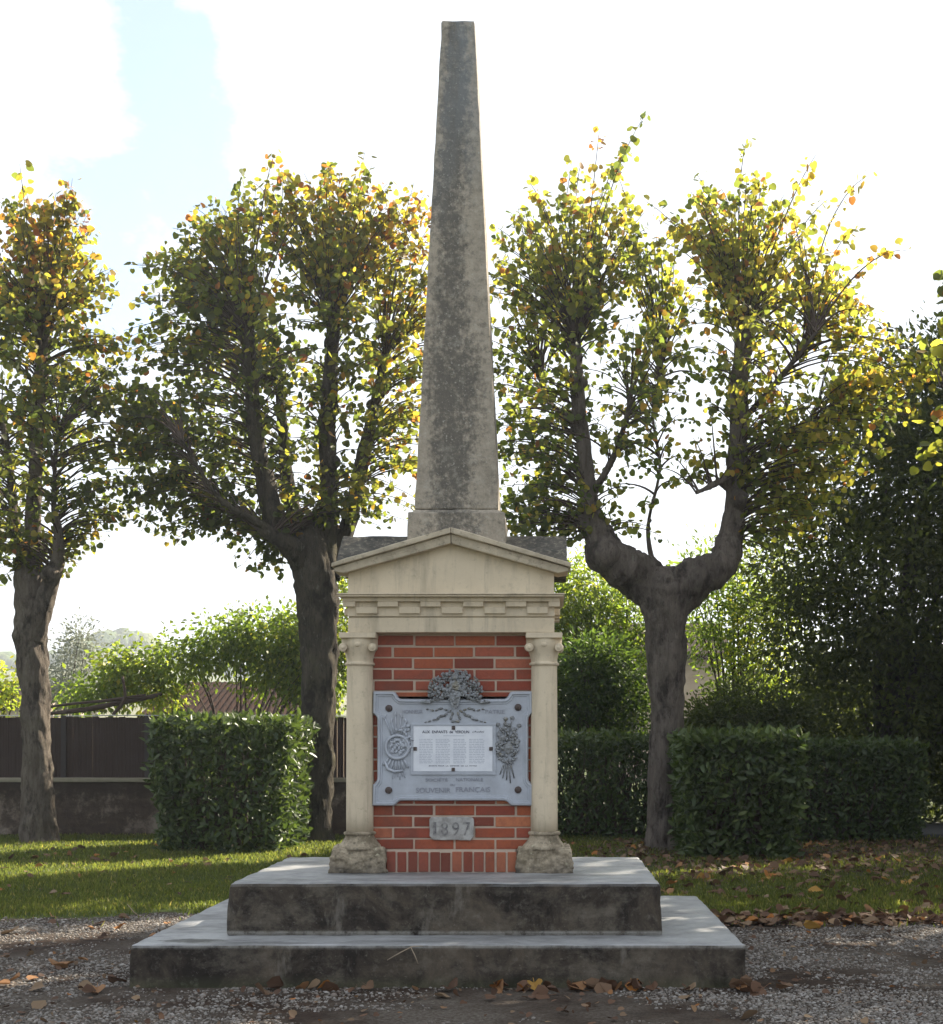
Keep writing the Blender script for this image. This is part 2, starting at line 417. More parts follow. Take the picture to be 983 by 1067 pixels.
M_LEAF_OLIVE = leaf_mat('silvery_leaf', ((0., (.16, .18, .13)), (1., (.30, .31, .24))), .4, .5, .3)
M_LITTER = leaf_mat('dry_fallen_leaf', ((0., (.06, .034, .022)), (.35, (.11, .06, .036)), (.6, (.20, .14, .085)), (.8, (.26, .10, .025)), (1., (.32, .20, .045))), .15, .7, .2)
M_GRASS = leaf_mat('grass_blade', ((0., (.048, .062, .019)), (.6, (.085, .096, .028)), (1., (.17, .145, .06))), .55, .5, .25, (2.9, 2.9, 1.5))

# ------------------------------------------------------------------ leaves, tubes in bulk
def leaf_template(kind):
    if kind == 'heart':      # 10 outline points, folded along the midrib; two six-sided halves
        pts = [(0, 0), (.27, -.07), (.49, .16), (.49, .50), (.27, .82), (0, 1.0)]
        V = [(0, 0, 0), (0, 1.0, -.06)] + [(x, y, .16*abs(x) - .10*y*y) for x, y in pts[1:5]] + [(-x, y, .16*abs(x) - .10*y*y) for x, y in pts[1:5]]
        Fc = [(0, 2, 3, 4, 5, 1), (0, 1, 9, 8, 7, 6)]
    elif kind == 'oval':
        V = [(0, 0, 0), (0, 1, -.08), (.2, .3, .06), (.17, .7, .02), (-.2, .3, .06), (-.17, .7, .02)]
        Fc = [(0, 2, 3, 1), (0, 1, 5, 4)]
    elif kind == 'small':
        V = [(0, 0, 0), (.3, .45, .05), (0, 1, -.05), (-.3, .45, .05)]
        Fc = [(0, 1, 2, 3)]
    elif kind == 'narrow':
        V = [(0, 0, 0), (.12, .45, .03), (0, 1, -.06), (-.12, .45, .03)]
        Fc = [(0, 1, 2, 3)]
    return np.array(V, dtype=np.float32), np.array(Fc, dtype=np.int32)

def unit(a): return a / np.maximum(np.linalg.norm(a, axis=-1, keepdims=True), 1e-9)

def leaf_mesh(name, Pn, A, Nn, size, tint, kind):
    """Pn base points, A axis, Nn approximate normal"""
    T, Fc = leaf_template(kind)
    A = unit(A); S = unit(np.cross(A, Nn)); Nn = np.cross(S, A)
    V = Pn[:, None, :] + size[:, None, None] * (T[None, :, 0:1]*S[:, None, :] + T[None, :, 1:2]*A[:, None, :] + T[None, :, 2:3]*Nn[:, None, :])
    n, k = len(Pn), len(T)
    Fa = (Fc[None] + (np.arange(n)*k)[:, None, None]).reshape(-1, Fc.shape[1])
    return np_mesh(name, V.reshape(-1, 3), Fa, np.repeat(tint, len(Fc)))

def tubes_mesh(name, paths, r0, r1, n=4):
    """paths (m, s, 3) thin twigs"""
    paths = np.asarray(paths, dtype=np.float32); m_, s_, _ = paths.shape
    t = unit(np.gradient(paths, axis=1)); ref = np.array([.31, .87, .1])
    a = unit(np.cross(t, ref)); b = np.cross(t, a)
    r = np.linspace(0, 1, s_)[None, :]
    r = (np.asarray(r0).reshape(-1, 1)*(1-r) + np.asarray(r1).reshape(-1, 1)*r)
    th = np.arange(n)*2*np.pi/n
    V = paths[:, :, None, :] + r[:, :, None, None]*(np.cos(th)[None, None, :, None]*a[:, :, None, :] + np.sin(th)[None, None, :, None]*b[:, :, None, :])
    base = (np.arange(m_)*s_*n)[:, None, None] + (np.arange(s_-1)*n)[None, :, None]
    i = np.arange(n)[None, None, :]; j = (i+1) % n
    Fa = np.stack([base+i, base+j, base+n+j, base+n+i], -1).reshape(-1, 4)
    return np_mesh(name, V.reshape(-1, 3), Fa, smooth=True)

def in_poly(poly, pts):
    x, y = pts[:, 0], pts[:, 1]; ins = np.zeros(len(pts), bool); n = len(poly)
    for i in range(n):
        x0, y0 = poly[i]; x1, y1 = poly[(i+1) % n]
        c = ((y0 > y) != (y1 > y)) & (x < (x1-x0)*(y-y0)/(y1-y0+1e-12)+x0)
        ins ^= c
    return ins

def poly_dist(poly, pts):
    d = np.full(len(pts), 1e9); n = len(poly)
    for i in range(n):
        a, b = np.array(poly[i]), np.array(poly[(i+1) % n]); ab = b-a
        t = np.clip(((pts-a)@ab)/(ab@ab), 0, 1)
        d = np.minimum(d, np.linalg.norm(pts-(a+t[:, None]*ab), axis=1))
    return d

def crown_points(outline, d, n, maxdepth=1.7, k=1.05):
    """n points inside a crown of that outline; the crown is as deep as it is wide"""
    poly = [(X(px, d), Z(py, d)) for px, py in outline]
    lo, hi = np.min(poly, 0), np.max(poly, 0)
    out = np.empty((0, 3))
    while len(out) < n:
        q = lo + rng.random((n*2, 2))*(hi-lo)
        q = q[in_poly(poly, q)]
        hd = np.minimum(k*np.sqrt(poly_dist(poly, q)), maxdepth)
        y = d + (rng.random(len(q))*2-1)*hd
        # keep proportional to the local depth so that the crown fills its volume evenly
        keep = rng.random(len(q)) < np.clip(hd/maxdepth, .75, 1)
        out = np.vstack([out, np.c_[q[:, 0], y, q[:, 1]][keep]])
    return out[:n]

def grow(limb_pts, targets, seg=9, lift=.45, wob=.05):
    """an arching shoot from a limb to every target"""
    L = np.asarray(limb_pts); paths = []
    for T in targets:
        d = np.linalg.norm(L-T, axis=1) + 2.5*np.maximum(0, L[:, 2]-T[2]+.1)
        d *= rng.uniform(.75, 1.25, len(L))
        s = L[np.argmin(d)]
        v = T-s; ln = np.linalg.norm(v)
        c = s + v*.45 + np.array([0, 0, ln*lift*.4]) + rng.normal(0, wob*ln, 3)
        t = np.linspace(0, 1, seg)[:, None]
        paths.append((1-t)**2*s + 2*t*(1-t)*c + t*t*T)
    return np.array(paths)

def leaves_on(paths, spacing, spread, t0=.3, t1=1.0):
    Pn, A, sid = [], [], []
    for k, p in enumerate(paths):
        ln = np.linalg.norm(np.diff(p, axis=0), axis=1).sum()
        n = max(9, int(ln*(t1-t0)/spacing))
        t = rng.uniform(t0, t1, n)**.85
        f = t*(len(p)-1); i = np.minimum(f.astype(int), len(p)-2); w = (f-i)[:, None]
        q = p[i]*(1-w)+p[i+1]*w
        off = rng.normal(0, 1, (n, 3)); off = unit(off)*rng.uniform(.2, 1, (n, 1))*spread
        Pn.append(q+off); A.append(off*1.0 + np.array([0, 0, -.35*spread]) + rng.normal(0, .3*spread, (n, 3))); sid.append(np.full(n, k))
    return np.vstack(Pn), np.vstack(A), np.concatenate(sid)

def limb_rows(rows, d, w=1.):
    """rows (px, py, radius_px, depth offset) -> (x,y,z,r)"""
    return [(X(px, d), d+dy, Z(py, d), w*r*d/F) for px, py, r, dy in rows]

def tree(name, label, d, base_px, trunk_rows, limbs, outline, nshoot, leaf_size, spacing, mat, bark_m, tint_fn, group=None,
         maxdepth=1.45, lift=.75, rough=.26, stray=(), low_from=.35):
    base = Vector((X(base_px, d), d, 0))
    root = empty(name, base, label, 'tree', group)
    tb = MB()
    rows = curve_pts(limb_rows(trunk_rows, d, .83), 22)
    tb.tube([r[:3] for r in rows], [r[3] for r in rows], 44, rough, seed=base_px)
    starts = []
    for lb in limbs:
        rr = curve_pts(limb_rows(lb, d, .86), 14)
        tb.tube([r[:3] for r in rr], [r[3] for r in rr], 22, rough, seed=base_px+len(starts))
        n = len(rr)
        for q in ([rr[-2]] if lb[-1][2] > 5 else []) + [rr[random.randrange(n//4, n)] for _ in range(4)]:     # knuckles and burls left by pruning
            a_ = random.uniform(0, 6.28); r_ = q[3]*random.uniform(.75, 1.15)
            c_ = Vector(q[:3]) + Vector((math.cos(a_), math.sin(a_), random.uniform(-.2, .3)))*q[3]*.6
            tb.tube([c_+Vector((0, 0, (t_-.5)*r_*2.2)) for t_ in (0, .12, .3, .5, .7, .88, 1.)], [r_*w_ for w_ in (.25, .62, .92, 1., .9, .6, .2)], 12, .5, seed=a_)
        starts += [r[:3] for r in rr[int(n*low_from):]] + ([rr[-1][:3]]*5 if lb[-1][2] > 5 else [])
    tb.build('trunk', bark_m, root)
    mx_, my_ = np.mean(outline, 0)
    outline = [(a+17*(a-mx_)/math.hypot(a-mx_, b-my_), b + 12*max(0, (my_-b)/(my_-min(q[1] for q in outline)))) for a, b in outline]
    T = crown_points(outline, d, nshoot, maxdepth)
    if stray:       # long thin leaders standing above the crown
        T = np.vstack([T] + [np.array([[X(a+random.gauss(0, 6), d), d+random.gauss(0, .3), Z(b+random.gauss(6, 8), d)]]) for a, b in stray])
    paths = grow(np.array(starts), T, lift=lift)
    r0 = rng.uniform(.008, .016, len(paths)); r1 = np.full(len(paths), .0025)
    link('shoots', tubes_mesh('shoots', paths, r0, r1), M_TWIG, root)
    Pn, A, sid = leaves_on(paths, spacing, .11)
    n = len(Pn)
    N = rng.normal(0, 1, (n, 3)) + np.array([0, -.2, .55])
    px = CX + Pn[:, 0]*F/Pn[:, 1]; py = CY - (Pn[:, 2]-EYE)*F/Pn[:, 1]
    sh = rng.normal(0, .13, len(paths))[sid]
    tint = np.clip(tint_fn(px, py) + sh + rng.normal(0, .13, n) + (rng.random(n) < .10)*rng.uniform(.2, .7, n), 0, 1)
    link('crown', leaf_mesh('crown', Pn, A, N, leaf_size*rng.uniform(.5, 1.35, n), tint, 'heart'), mat, root)
    return root

def lobes_points(lobes, n, shell=.0):
    """lobes (centre, rx, ry, rz): points in the union, thinner towards each lobe's middle"""
    vol = np.array([a[1]*a[2]*a[3] for a in lobes])**.75; vol /= vol.sum()
    idx = rng.choice(len(lobes), n, p=vol)
    v = unit(rng.normal(0, 1, (n, 3))); r = (shell + (1-shell)*rng.random((n, 1)))**.45
    C = np.array([a[0] for a in lobes]); S = np.array([a[1:4] for a in lobes])
    wob = 1 + .22*np.sin(v[:, :1]*7+idx[:, None]*1.7)*np.cos(v[:, 2:]*6+idx[:, None])
    return C[idx] + v*r*wob*S[idx], v, idx

def bush(name, label, cat, base, lobes, n_clump, per, leaf, mat, kind='oval', spread=.16, tint=(.2, .25), group=None, stems=10, droop=.2, bark_m=None, stem_r=.03, shell=.2, crown_name='foliage', stem_name='stems'):
    root = empty(name, base, label, cat, group)
    C, v, idx = lobes_points(lobes, n_clump, shell)
    lob_t = rng.normal(0, .12, len(lobes))
    n = n_clump*per
    k = np.repeat(np.arange(n_clump), per)
    off = rng.normal(0, spread, (n, 3)); Pn = C[k]+off
    ok = Pn[:, 2] > .03
    Pn, off, k = Pn[ok], off[ok], k[ok]; n = len(Pn)
    A = off + v[k]*.1 + rng.normal(0, .08, (n, 3)) + np.array([0, 0, -droop*.3])
    N = rng.normal(0, 1, (n, 3)) + np.array([0, 0, .7]) + v[k]*.5
    t = np.clip(tint[0] + lob_t[idx[k]] + rng.normal(0, tint[1], n_clump)[k]*.7 + rng.normal(0, tint[1]*.6, n), 0, 1)
    link(crown_name, leaf_mesh(crown_name, Pn, A, N, leaf*rng.uniform(.6, 1.25, n), t, kind), mat, root)
    b = np.array(base)
    starts = b + rng.normal(0, .12, (stems, 3))*np.array([1, 1, 0])
    T = C[rng.choice(n_clump, stems*3)]
    paths = []
    for i, tt in enumerate(T):
        s = starts[i % stems]; c = s*.5+tt*.5 + np.array([0, 0, .25*np.linalg.norm(tt-s)]) - (tt-s)*np.array([.2, .2, 0])
        u = np.linspace(0, 1, 8)[:, None]; paths.append((1-u)**2*s+2*u*(1-u)*c+u*u*tt)
    link(stem_name, tubes_mesh(stem_name, paths, np.full(len(paths), stem_r), np.full(len(paths), .005), 6), bark_m or M_TWIG, root)
    return root
#@@SETTING
# ------------------------------------------------------------------ the ground
m = M('lawn_soil')
s = m.sep()
nA = m.noise(.9, 6, .65); nB = m.noise(6, 5, .7); nC = m.noise(45, 4, .7)
grassy = m.mix(m.rng(nB, .35, .7), (.05, .075, .02), (.075, .085, .028))
soil = m.mix(m.rng(nB, .35, .65), (.085, .06, .042), (.05, .036, .026))
right = m.math('ADD', m.rng(s['X'], .2, 2.2, 0, .62), m.rng(nA, .35, .65, -.3, .3))
far = m.math('MULTIPLY', m.rng(s['Y'], 12.5, 15.5, 0, .5), m.rng(s['Y'], 17.5, 18.5, 1, -1))
c = m.mix(m.math('MULTIPLY', m.rng(s['X'], -.5, 1.), m.math('ADD', right, far)), grassy, soil)
c = m.mix(m.rng(nC, .3, .5, .5, 0), c, (.03, .03, .014))
M_LAWN = m.fin(c, .95, m.bump(nC, .6, .02), .1)
xs = np.concatenate([np.array([-1500, -500, -150, -60, -25]), np.arange(-12, 12.1, .5), np.array([25, 60, 150, 500, 1500])])
ys = np.concatenate([np.array([-300, -60, -10]), np.arange(0, 24.1, .5), np.array([32, 50, 90, 200, 600, 1800])])
gx, gy = np.meshgrid(xs, ys)
V = np.c_[gx.ravel(), gy.ravel(), np.zeros(gx.size)]
w = len(xs); ii = np.arange(len(ys)-1)[:, None]*w + np.arange(w-1)[None]
Fc = np.stack([ii, ii+1, ii+1+w, ii+w], -1).reshape(-1, 4)
tag(link('lawn', np_mesh('lawn', V, Fc), M_LAWN), kind='structure')

def edge_far(x):          # far edge of the gravel
    return 9.75 + .12*math.sin(x*1.9+1) + .34*mnoise.noise((x*1.3, 3.3, 0)) + .2*mnoise.noise((x*4.1, 1.3, 0)) - (.10*max(0, min(x, 3.5)-1.2))
m = M('gravel_and_soil')
nA = m.noise(1.1, 6, .65); nB = m.noise(9, 5, .7); nC = m.noise(60, 4, .75)
soil = m.mix(m.rng(nB, .35, .65), (.055, .036, .025), (.028, .019, .014))
grit = m.mix(m.rng(nC, .38, .62), (.06, .045, .034), (.15, .132, .11))
c = m.mix(m.rng(nA, .42, .6), soil, grit)
M_GRAVEL = m.fin(c, .95, m.bump(m.math('ADD', nC, nB), .8, .025), .15)
xs = np.arange(-9, 9.01, .12)
mb = MB()
V = [(x, 2.5, .004) for x in xs] + [(x, edge_far(x), .004) for x in xs]
n = len(xs)
mb.add(V, [(i, i+1, n+i+1, n+i) for i in range(n-1)])
tag(mb.build('gravel_path', M_GRAVEL), kind='structure')
m = M('asphalt')
M_ASPH = m.fin(m.mix(m.noise(80, 3), (.06, .06, .062), (.1, .1, .105)), .85)
mb = MB(); mb.box(3.6, 14, 18.2, 21, -.1, .035)
tag(mb.build('road', M_ASPH), kind='structure')

# pebbles
def soil_patch(x, y): return mnoise.fractal((x*.9+4, y*1.5, .3), 1., 2., 4)
ico = bmesh.new(); bmesh.ops.create_icosphere(ico, subdivisions=1, radius=1)
IV = np.array([v.co[:] for v in ico.verts]); IF = np.array([[v.index for v in f.verts] for f in ico.faces]); ico.free()
pts = []
while len(pts) < 62000:
    y = 5.6 + 4.4*random.random()**1.25; x = random.uniform(-.43, .5)*y*1.02
    if y > edge_far(x)+random.gauss(0, .06): continue
    if -2.13 < x < 1.0 and 6.96 < y < 9.15: continue
    dens = .42 + 1.1*soil_patch(x, y) + .5*mnoise.noise((x*5, y*6, 1))
    if 6.4 < y < 7.0 and -2.3 < x < 1.2: dens -= .3
    if y < 6.55 and -1.2 < x < .9: dens -= .25
    if x > 1. or x < -1.9: dens += .25
    if random.random() < dens: pts.append((x, y))
pts = np.array(pts); n = len(pts)
sz = .0035 + .0070*rng.random(n)**2.6 + (rng.random(n) < .012)*.008
sc = np.c_[rng.uniform(.8, 1.4, n), rng.uniform(.7, 1.2, n), rng.uniform(.45, .8, n)]*sz[:, None]
ang = rng.uniform(0, 2*np.pi, n)
D = IV[None]*(1+rng.normal(0, .13, (n, len(IV), 1)))*sc[:, None, :]
ca, sa = np.cos(ang)[:, None], np.sin(ang)[:, None]
Vx = D[..., 0]*ca-D[..., 1]*sa+pts[:, :1]; Vy = D[..., 0]*sa+D[..., 1]*ca+pts[:, 1:]; Vz = D[..., 2]+.004+sz[:, None]*.25
V = np.stack([Vx, Vy, Vz], -1).reshape(-1, 3)
Fc = (IF[None]+(np.arange(n)*len(IV))[:, None, None]).reshape(-1, 3)
m = M('pebble_stone')
c = m.ramp(m.island(), (0., (.055, .046, .039)), (.3, (.15, .132, .112)), (.6, (.27, .255, .235)), (.85, (.14, .105, .082)), (1., (.38, .365, .34)))
M_PEB = m.fin(m.mix(m.rng(m.noise(120, 3), .4, .7, 0, .4), c, (.15, .13, .11)), .85, None, .3)
tag(link('gravel_stones', np_mesh('gravel_stones', V, Fc), M_PEB), 'loose grey and buff pebbles scattered over the dark soil around the steps', 'gravel', kind='stuff')

# grass blades
gp = []
while len(gp) < 150000:
    y = 9.2 + 9.2*random.random()**1.2; x = random.uniform(-.45, .55)*y
    e = edge_far(x)
    if y < e-.03 and random.random() > math.exp((y-e)*4.5)*.55*(.5+mnoise.noise((x*6, y*6, 4))): continue
    if -2.13 < x < 1.0 and y < 9.2: continue
    dens = .95 + .5*mnoise.noise((x*1.4, y*1.4, 5)) + .3*mnoise.noise((x*5, y*5, 2))
    if y < e+.5: dens *= .25+.75*max(0, (y-e))/.5 + .4*mnoise.noise((x*4, y*4, 8))
    if x > -.3:
        b = min(1, (x+.3)/1.3)
        dens *= 1 - b*(.2 + .55*max(0, min(1, (y-12.5)/2.5)))
    if random.random() < dens: gp.append((x, y))
gp = np.array(gp); n = len(gp)
A = rng.normal(0, .42, (n, 3)); A[:, 2] = 1
N = rng.normal(0, 1, (n, 3)); N[:, 2] *= .2
pat = np.array([mnoise.noise((x*.8, y*.8, 9)) for x, y in gp])
t = np.clip(.3 + .25*pat + rng.normal(0, .2, n) + (rng.random(n) < .06)*.6, 0, 1)
tag(link('grass', leaf_mesh('grass', np.c_[gp, np.zeros(n)], A, N, rng.uniform(.025, .06, n)*(1+.4*pat), t, 'narrow'), M_GRASS),
    'short green lawn grass growing behind the gravel on both sides', 'grass', kind='stuff')

# ------------------------------------------------------------------ far hills
def ridge(x): return 22.5 + 10.5*math.exp(-((x+142)/20)**2) + 3*math.exp(-((x+190)/15)**2) + 2.2*mnoise.noise((x*.03, 1, 1)) + 5*math.exp(-((x-160)/120)**2)
HD = 450.
xs = np.arange(-520, 520.1, 8); ys = np.linspace(120, 900, 40)
V = []
for y in ys:
    for x in xs:
        xx = x*HD/max(y, 200) if y < HD else x
        k = max(0, min(1, (y-150)/300)) if y < HD else max(.6, 1-(y-HD)/800)
        k = k*k*(3-2*k)
        V.append((x, y, -.5 + ridge(xx)*k + .6*mnoise.noise((x*.02, y*.02, 3))))
w = len(xs); ii = np.arange(len(ys)-1)[:, None]*w + np.arange(w-1)[None]
Fc = np.stack([ii, ii+1, ii+1+w, ii+w], -1).reshape(-1, 4)
m = M('hill_fields')
nA = m.noise(.013, 3, .5); nB = m.noise(.08, 5, .7)
c = m.mix(m.rng(nA, .45, .55), (.085, .10, .03), (.13, .12, .05)); c = m.mix(m.rng(nB, .5, .7, 0, .5), c, (.05, .06, .02))
M_HILL = m.fin(c, .95)
tag(link('hills', np_mesh('hills', V, Fc, smooth=True), M_HILL), kind='structure')
m = M('woodland_leaves')
M_WOOD = m.fin(m.mix(m.island(), (.045, .085, .02), (.10, .115, .03)), .95, m.bump(m.noise(.6, 5), 1., 1.5))
Wp, Ws = [], []
for _ in range(420):
    if random.random() < .6: x = random.gauss(-142, 16); y = random.gauss(440, 12)
    else: x = random.uniform(-240, -60); y = random.uniform(415, 455)
    k = max(0, min(1, (y-150)/300)) if y < HD else 1; k = k*k*(3-2*k)
    Wp.append((x, y, -.5+ridge(x*HD/y)*k)); Ws.append(random.uniform(2.0, 4.2))
Wp = np.array(Wp); Ws = np.array(Ws); n = len(Wp)
ico = bmesh.new(); bmesh.ops.create_icosphere(ico, subdivisions=2, radius=1)
JV = np.array([v.co[:] for v in ico.verts]); JF = np.array([[v.index for v in f.verts] for f in ico.faces]); ico.free()
D = JV[None]*(1+rng.normal(0, .14, (n, len(JV), 1)))*Ws[:, None, None]*np.array([1, 1, 1.15]) + Wp[:, None, :] + np.array([0, 0, 1.])
tag(link('woodland', np_mesh('woodland', D.reshape(-1, 3), (JF[None]+(np.arange(n)*len(JV))[:, None, None]).reshape(-1, 3), smooth=True), M_WOOD),
    'hazy green woodland covering the far hilltop', 'woodland', kind='stuff')

# ------------------------------------------------------------------ the memorial
CXM, CYM = -.566, 8.06
mem = empty('war_memorial', (CXM, CYM, 0), 'stone war memorial with tall grey obelisk over a brick aedicule on two concrete steps', 'memorial')
tex = bpy.data.textures.new('stone_wobble', 'CLOUDS'); tex.noise_scale = .12; tex.noise_depth = 3
texf = bpy.data.textures.new('stone_chips', 'CLOUDS'); texf.noise_scale = .045; texf.noise_depth = 2
def rough(o, strength, levels, t=tex):
    sm = o.modifiers.new('subdiv', 'SUBSURF'); sm.subdivision_type = 'SIMPLE'; sm.levels = levels; sm.render_levels = levels
    dm = o.modifiers.new('wear', 'DISPLACE'); dm.texture = t; dm.strength = strength; dm.mid_level = .5; dm.texture_coords = 'LOCAL'
    return o
mb = MB(); mb.frustum((-2.15, 1.012, 6.93, 9.19, -.06), (-2.140, 1.006, 6.945, 9.18, .222))
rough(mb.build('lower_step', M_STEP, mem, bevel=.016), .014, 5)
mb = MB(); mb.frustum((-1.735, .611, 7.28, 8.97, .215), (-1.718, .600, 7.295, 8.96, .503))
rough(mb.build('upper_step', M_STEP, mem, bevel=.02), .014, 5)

# brick body
zt = Z(659, 7.955)
mb = MB(); mb.box(CXM-.6, CXM+.6, 7.961, 8.42, .48, zt+.02)
mb.box(CXM-.372, CXM+.372, 7.884, 7.97, .48, .632)
body = mb.build('brick_wall', M_MORTAR, mem)
bb = MB()
def brick(x0, x1, y0, y1, z0, z1):
    j = lambda a=.0013: random.gauss(0, a)
    f = random.uniform(-.0015, .0015)
    bb.box(x0+j(), x1+j(), y0+f, y1, z0+j(), z1+j())
z_mid, pitch = Z(667.5, 7.955), 11.8*7.955/F
xj = X(431, 7.955); L = 42.5*7.955/F
for r in range(19):
    zc = z_mid - r*pitch
    x = xj - 12*L + (0 if r % 2 == 0 else L*.5) + random.uniform(-.006, .006)
    while x < CXM+.6:
        a, b = max(x+.006, CXM-.598), min(x+L-.006, CXM+.598)
        if b-a > .02: brick(a, b, 7.955, 7.975, zc-pitch/2+.0055, zc+pitch/2-.0055)
        x += L
    for sx in (-1, 1):
        y = 7.98 + (.06 if r % 2 else -.06)
        while y < 8.42:
            a, b = max(y, 7.985), min(y+.225, 8.415)
            if b-a > .02:
                xx = CXM+sx*.6
                if sx > 0: bb.box(xx-.01, xx+.005, a, b, zc-pitch/2+.0055, zc+pitch/2-.0055)
                else: bb.box(xx-.005, xx+.01, a, b, zc-pitch/2+.0055, zc+pitch/2-.0055)
            y += .237
for k in range(12):
    xc = X(401.5, 7.874) + (k+.5)*(X(539.5, 7.874)-X(401.5, 7.874))/12
    brick(xc-.0265, xc+.0265, 7.876, 7.9, .507, .622+random.uniform(-.004, .003))
bricks = bb.build('bricks', M_BRICK, body, bevel=.0035)

# columns
for sx in (-1, 1):
    xc = CXM + sx*.539; yc = 7.945
    mb = MB()
    zsb, zst = Z(868, 7.94), Z(692, 7.94)
    mb.lathe(xc, yc, [(.0790, zsb-.01), (.0792, zsb+.1), (.0785, (zsb+zst)/2), (.0755, zst-.01), (.0755, zst+.005)], 40)
    colm = mb.build('column', M_LIME, mem)
    mb = MB()
    z0, z1 = .495, Z(883, 7.86)
    mb.frustum((xc-.168, xc+.168, 7.832, 8.15, z0), (xc-.150, xc+.152, 7.845, 8.14, z1))
    rough(mb.build('plinth', M_PLINTH, colm, bevel=.012), .035, 5, texf)
    mb = MB()
    za = z1-.004
    mb.lathe(xc, yc, [(.122, za-.01), (.124, za+.008), (.118, za+.016), (.105, za+.03), (.090, za+.052), (.084, za+.066), (.0835, za+.07), (.0925, za+.074), (.0955, za+.082), (.0925, za+.089), (.081, za+.094)], 40)
    rough(mb.build('base_moulding', M_PLINTH if sx < 0 else M_PLINTH, colm), .006, 1, texf)
    mb = MB()
    zc0, zc1 = zst-.004, Z(666, 7.94)
    mb.lathe(xc, yc, [(.076, zc0-.006), (.086, zc0-.004), (.088, zc0+.004), (.085, zc0+.011), (.077, zc0+.013), (.078, zc0+.03), (.083, zc0+.055), (.094, zc0+.085), (.105, zc0+.112), (.105, zc1+.002)], 36)
    zv = Z(675.5, 7.94)
    for vx in (-1, 1):
        for vy in (-1, 1):
            q = (xc+vx*.082, yc+vy*.07, zv)
            mb.tube([(q[0]+vx*.006, q[1]-vy*.045, zv), (q[0]+vx*.008, q[1], zv), (q[0]+vx*.002, q[1]+vy*.028, zv)], [.020, .024, .024], 16)
            mb.ball((q[0]+vx*.003, q[1]+vy*.031, zv), .013, .006, .013)
    for dx in (-.05, -.018, .018, .05):        # carved leaves of the bell
        mb.ball((xc+dx, yc-.083+abs(dx)*.5, zv-.012), .013, .012, .035)
    mb.ball((xc, yc-.098, zv+.018), .022, .012, .016)
    mb.box(xc-.106, xc+.106, yc-.112, yc+.106, zc1, Z(659.3, 7.86))
    rough(mb.build('capital', M_LIME, colm, bevel=.004), .004, 1, texf)

# entablature
zA, zB, zC, zD, zE = Z(659, 7.87), Z(643, 7.87), Z(640, 7.86), 2.072, Z(618, 7.8)
mb = MB()
mb.box(CXM-.598, CXM+.598, 7.870, 8.43, zA, zB-.004)
mb.box(CXM-.592, CXM+.592, 7.878, 8.42, zB-.004, zB+.003)
mb.box(CXM-.600, CXM+.600, 7.866, 8.43, zB+.003, zD)
mb.box(CXM-.645, CXM+.650, 7.800, 8.49, zD+.024, zE-.008)
mb.box(CXM-.652, CXM+.657, 7.792, 8.50, zE-.008, zE)
mb.box(CXM-.625, CXM+.630, 7.835, 8.46, zD, zD+.024)
ent = mb.build('entablature', M_LIME, mem, bevel=.004)
rough(ent, .004, 3)
def dentil(x0, x1, y0, y1, z0, z1):
    mb = MB(); mb.box(x0, x1, y0, y1, z0, z1); mb.build('dentil', M_LIME, ent, bevel=.003)
w_ = 22*7.845/F; zl, zm, zh = Z(639.2, 7.845), Z(632.3, 7.845), Z(626.2, 7.845)
for k in range(-1, 6):
    xa = X(371.3+44.5*k, 7.845)
    if xa > CXM-.66 and xa+w_ < CXM+.66: dentil(xa, xa+w_, 7.848, 7.872, zl, zm-.001)
    xb = xa+w_
    a, b = max(xb+.002, CXM-.625), min(xb+w_-.002, CXM+.630)
    if b-a > .03: dentil(a, b, 7.840, 7.872, zm+.001, zh)
for sx in (-1, 1):       # the same meander on the flanks
    for k in range(3):
        ya = 7.95+k*.2
        x0, x1 = (CXM-.632, CXM-.597) if sx < 0 else (CXM+.597, CXM+.632)
        dentil(x0, x1, ya, ya+.1, zl, zm-.001)

# pediment and roof
mb = MB()
hw, ze, zp, yF = .675, 2.272, 2.494, 7.79
mb.prism([(CXM-.597, zE), (CXM+.597, zE), (CXM+.597, 2.25), (CXM, 2.42), (CXM-.597, 2.25)], 7.868, 8.42)
ped = mb.build('pediment', M_LIME, mem, bevel=.004)
xo = CXM+.004
mb = MB()
for sx in (-1, 1):
    def half_rake(pts, y0, y1):
        p_ = [(xo+sx*a, b) for a, b in pts]
        mb.prism(p_ if sx > 0 else p_[::-1], y0, y1)
    half_rake([(0, 2.402), (hw-.06, 2.232), (hw, ze-.030), (hw, ze-.008), (0, zp-.034)], 7.808, 8.02)
    half_rake([(0, zp-.035), (hw+.012, ze-.009), (hw+.012, ze+.016), (0, zp)], 7.784, 8.02)
rough(mb.build('raking_cornice', M_RAKE, ped, bevel=.005), .012, 3)
mb = MB()
mb.prism_x([(7.89, 2.262), (8.475, 2.255), (8.475, 2.285), (8.165, zp-.004), (8.125, zp-.004), (7.89, 2.336)], xo-.668, xo+.668)
for sx in (-1, 1):
    e0, e1 = sorted((xo+sx*.602, xo+sx*.668)); mb.prism_x([(7.83, 2.258), (7.90, 2.258), (7.90, 2.345), (7.83, 2.297)], e0, e1)
mb.prism([(xo-.60, 2.282), (xo+.60, 2.282), (xo, zp-.012)], 7.95, 8.4)
rough(mb.build('roof', M_ROOF, mem, bevel=.008), .02, 4)

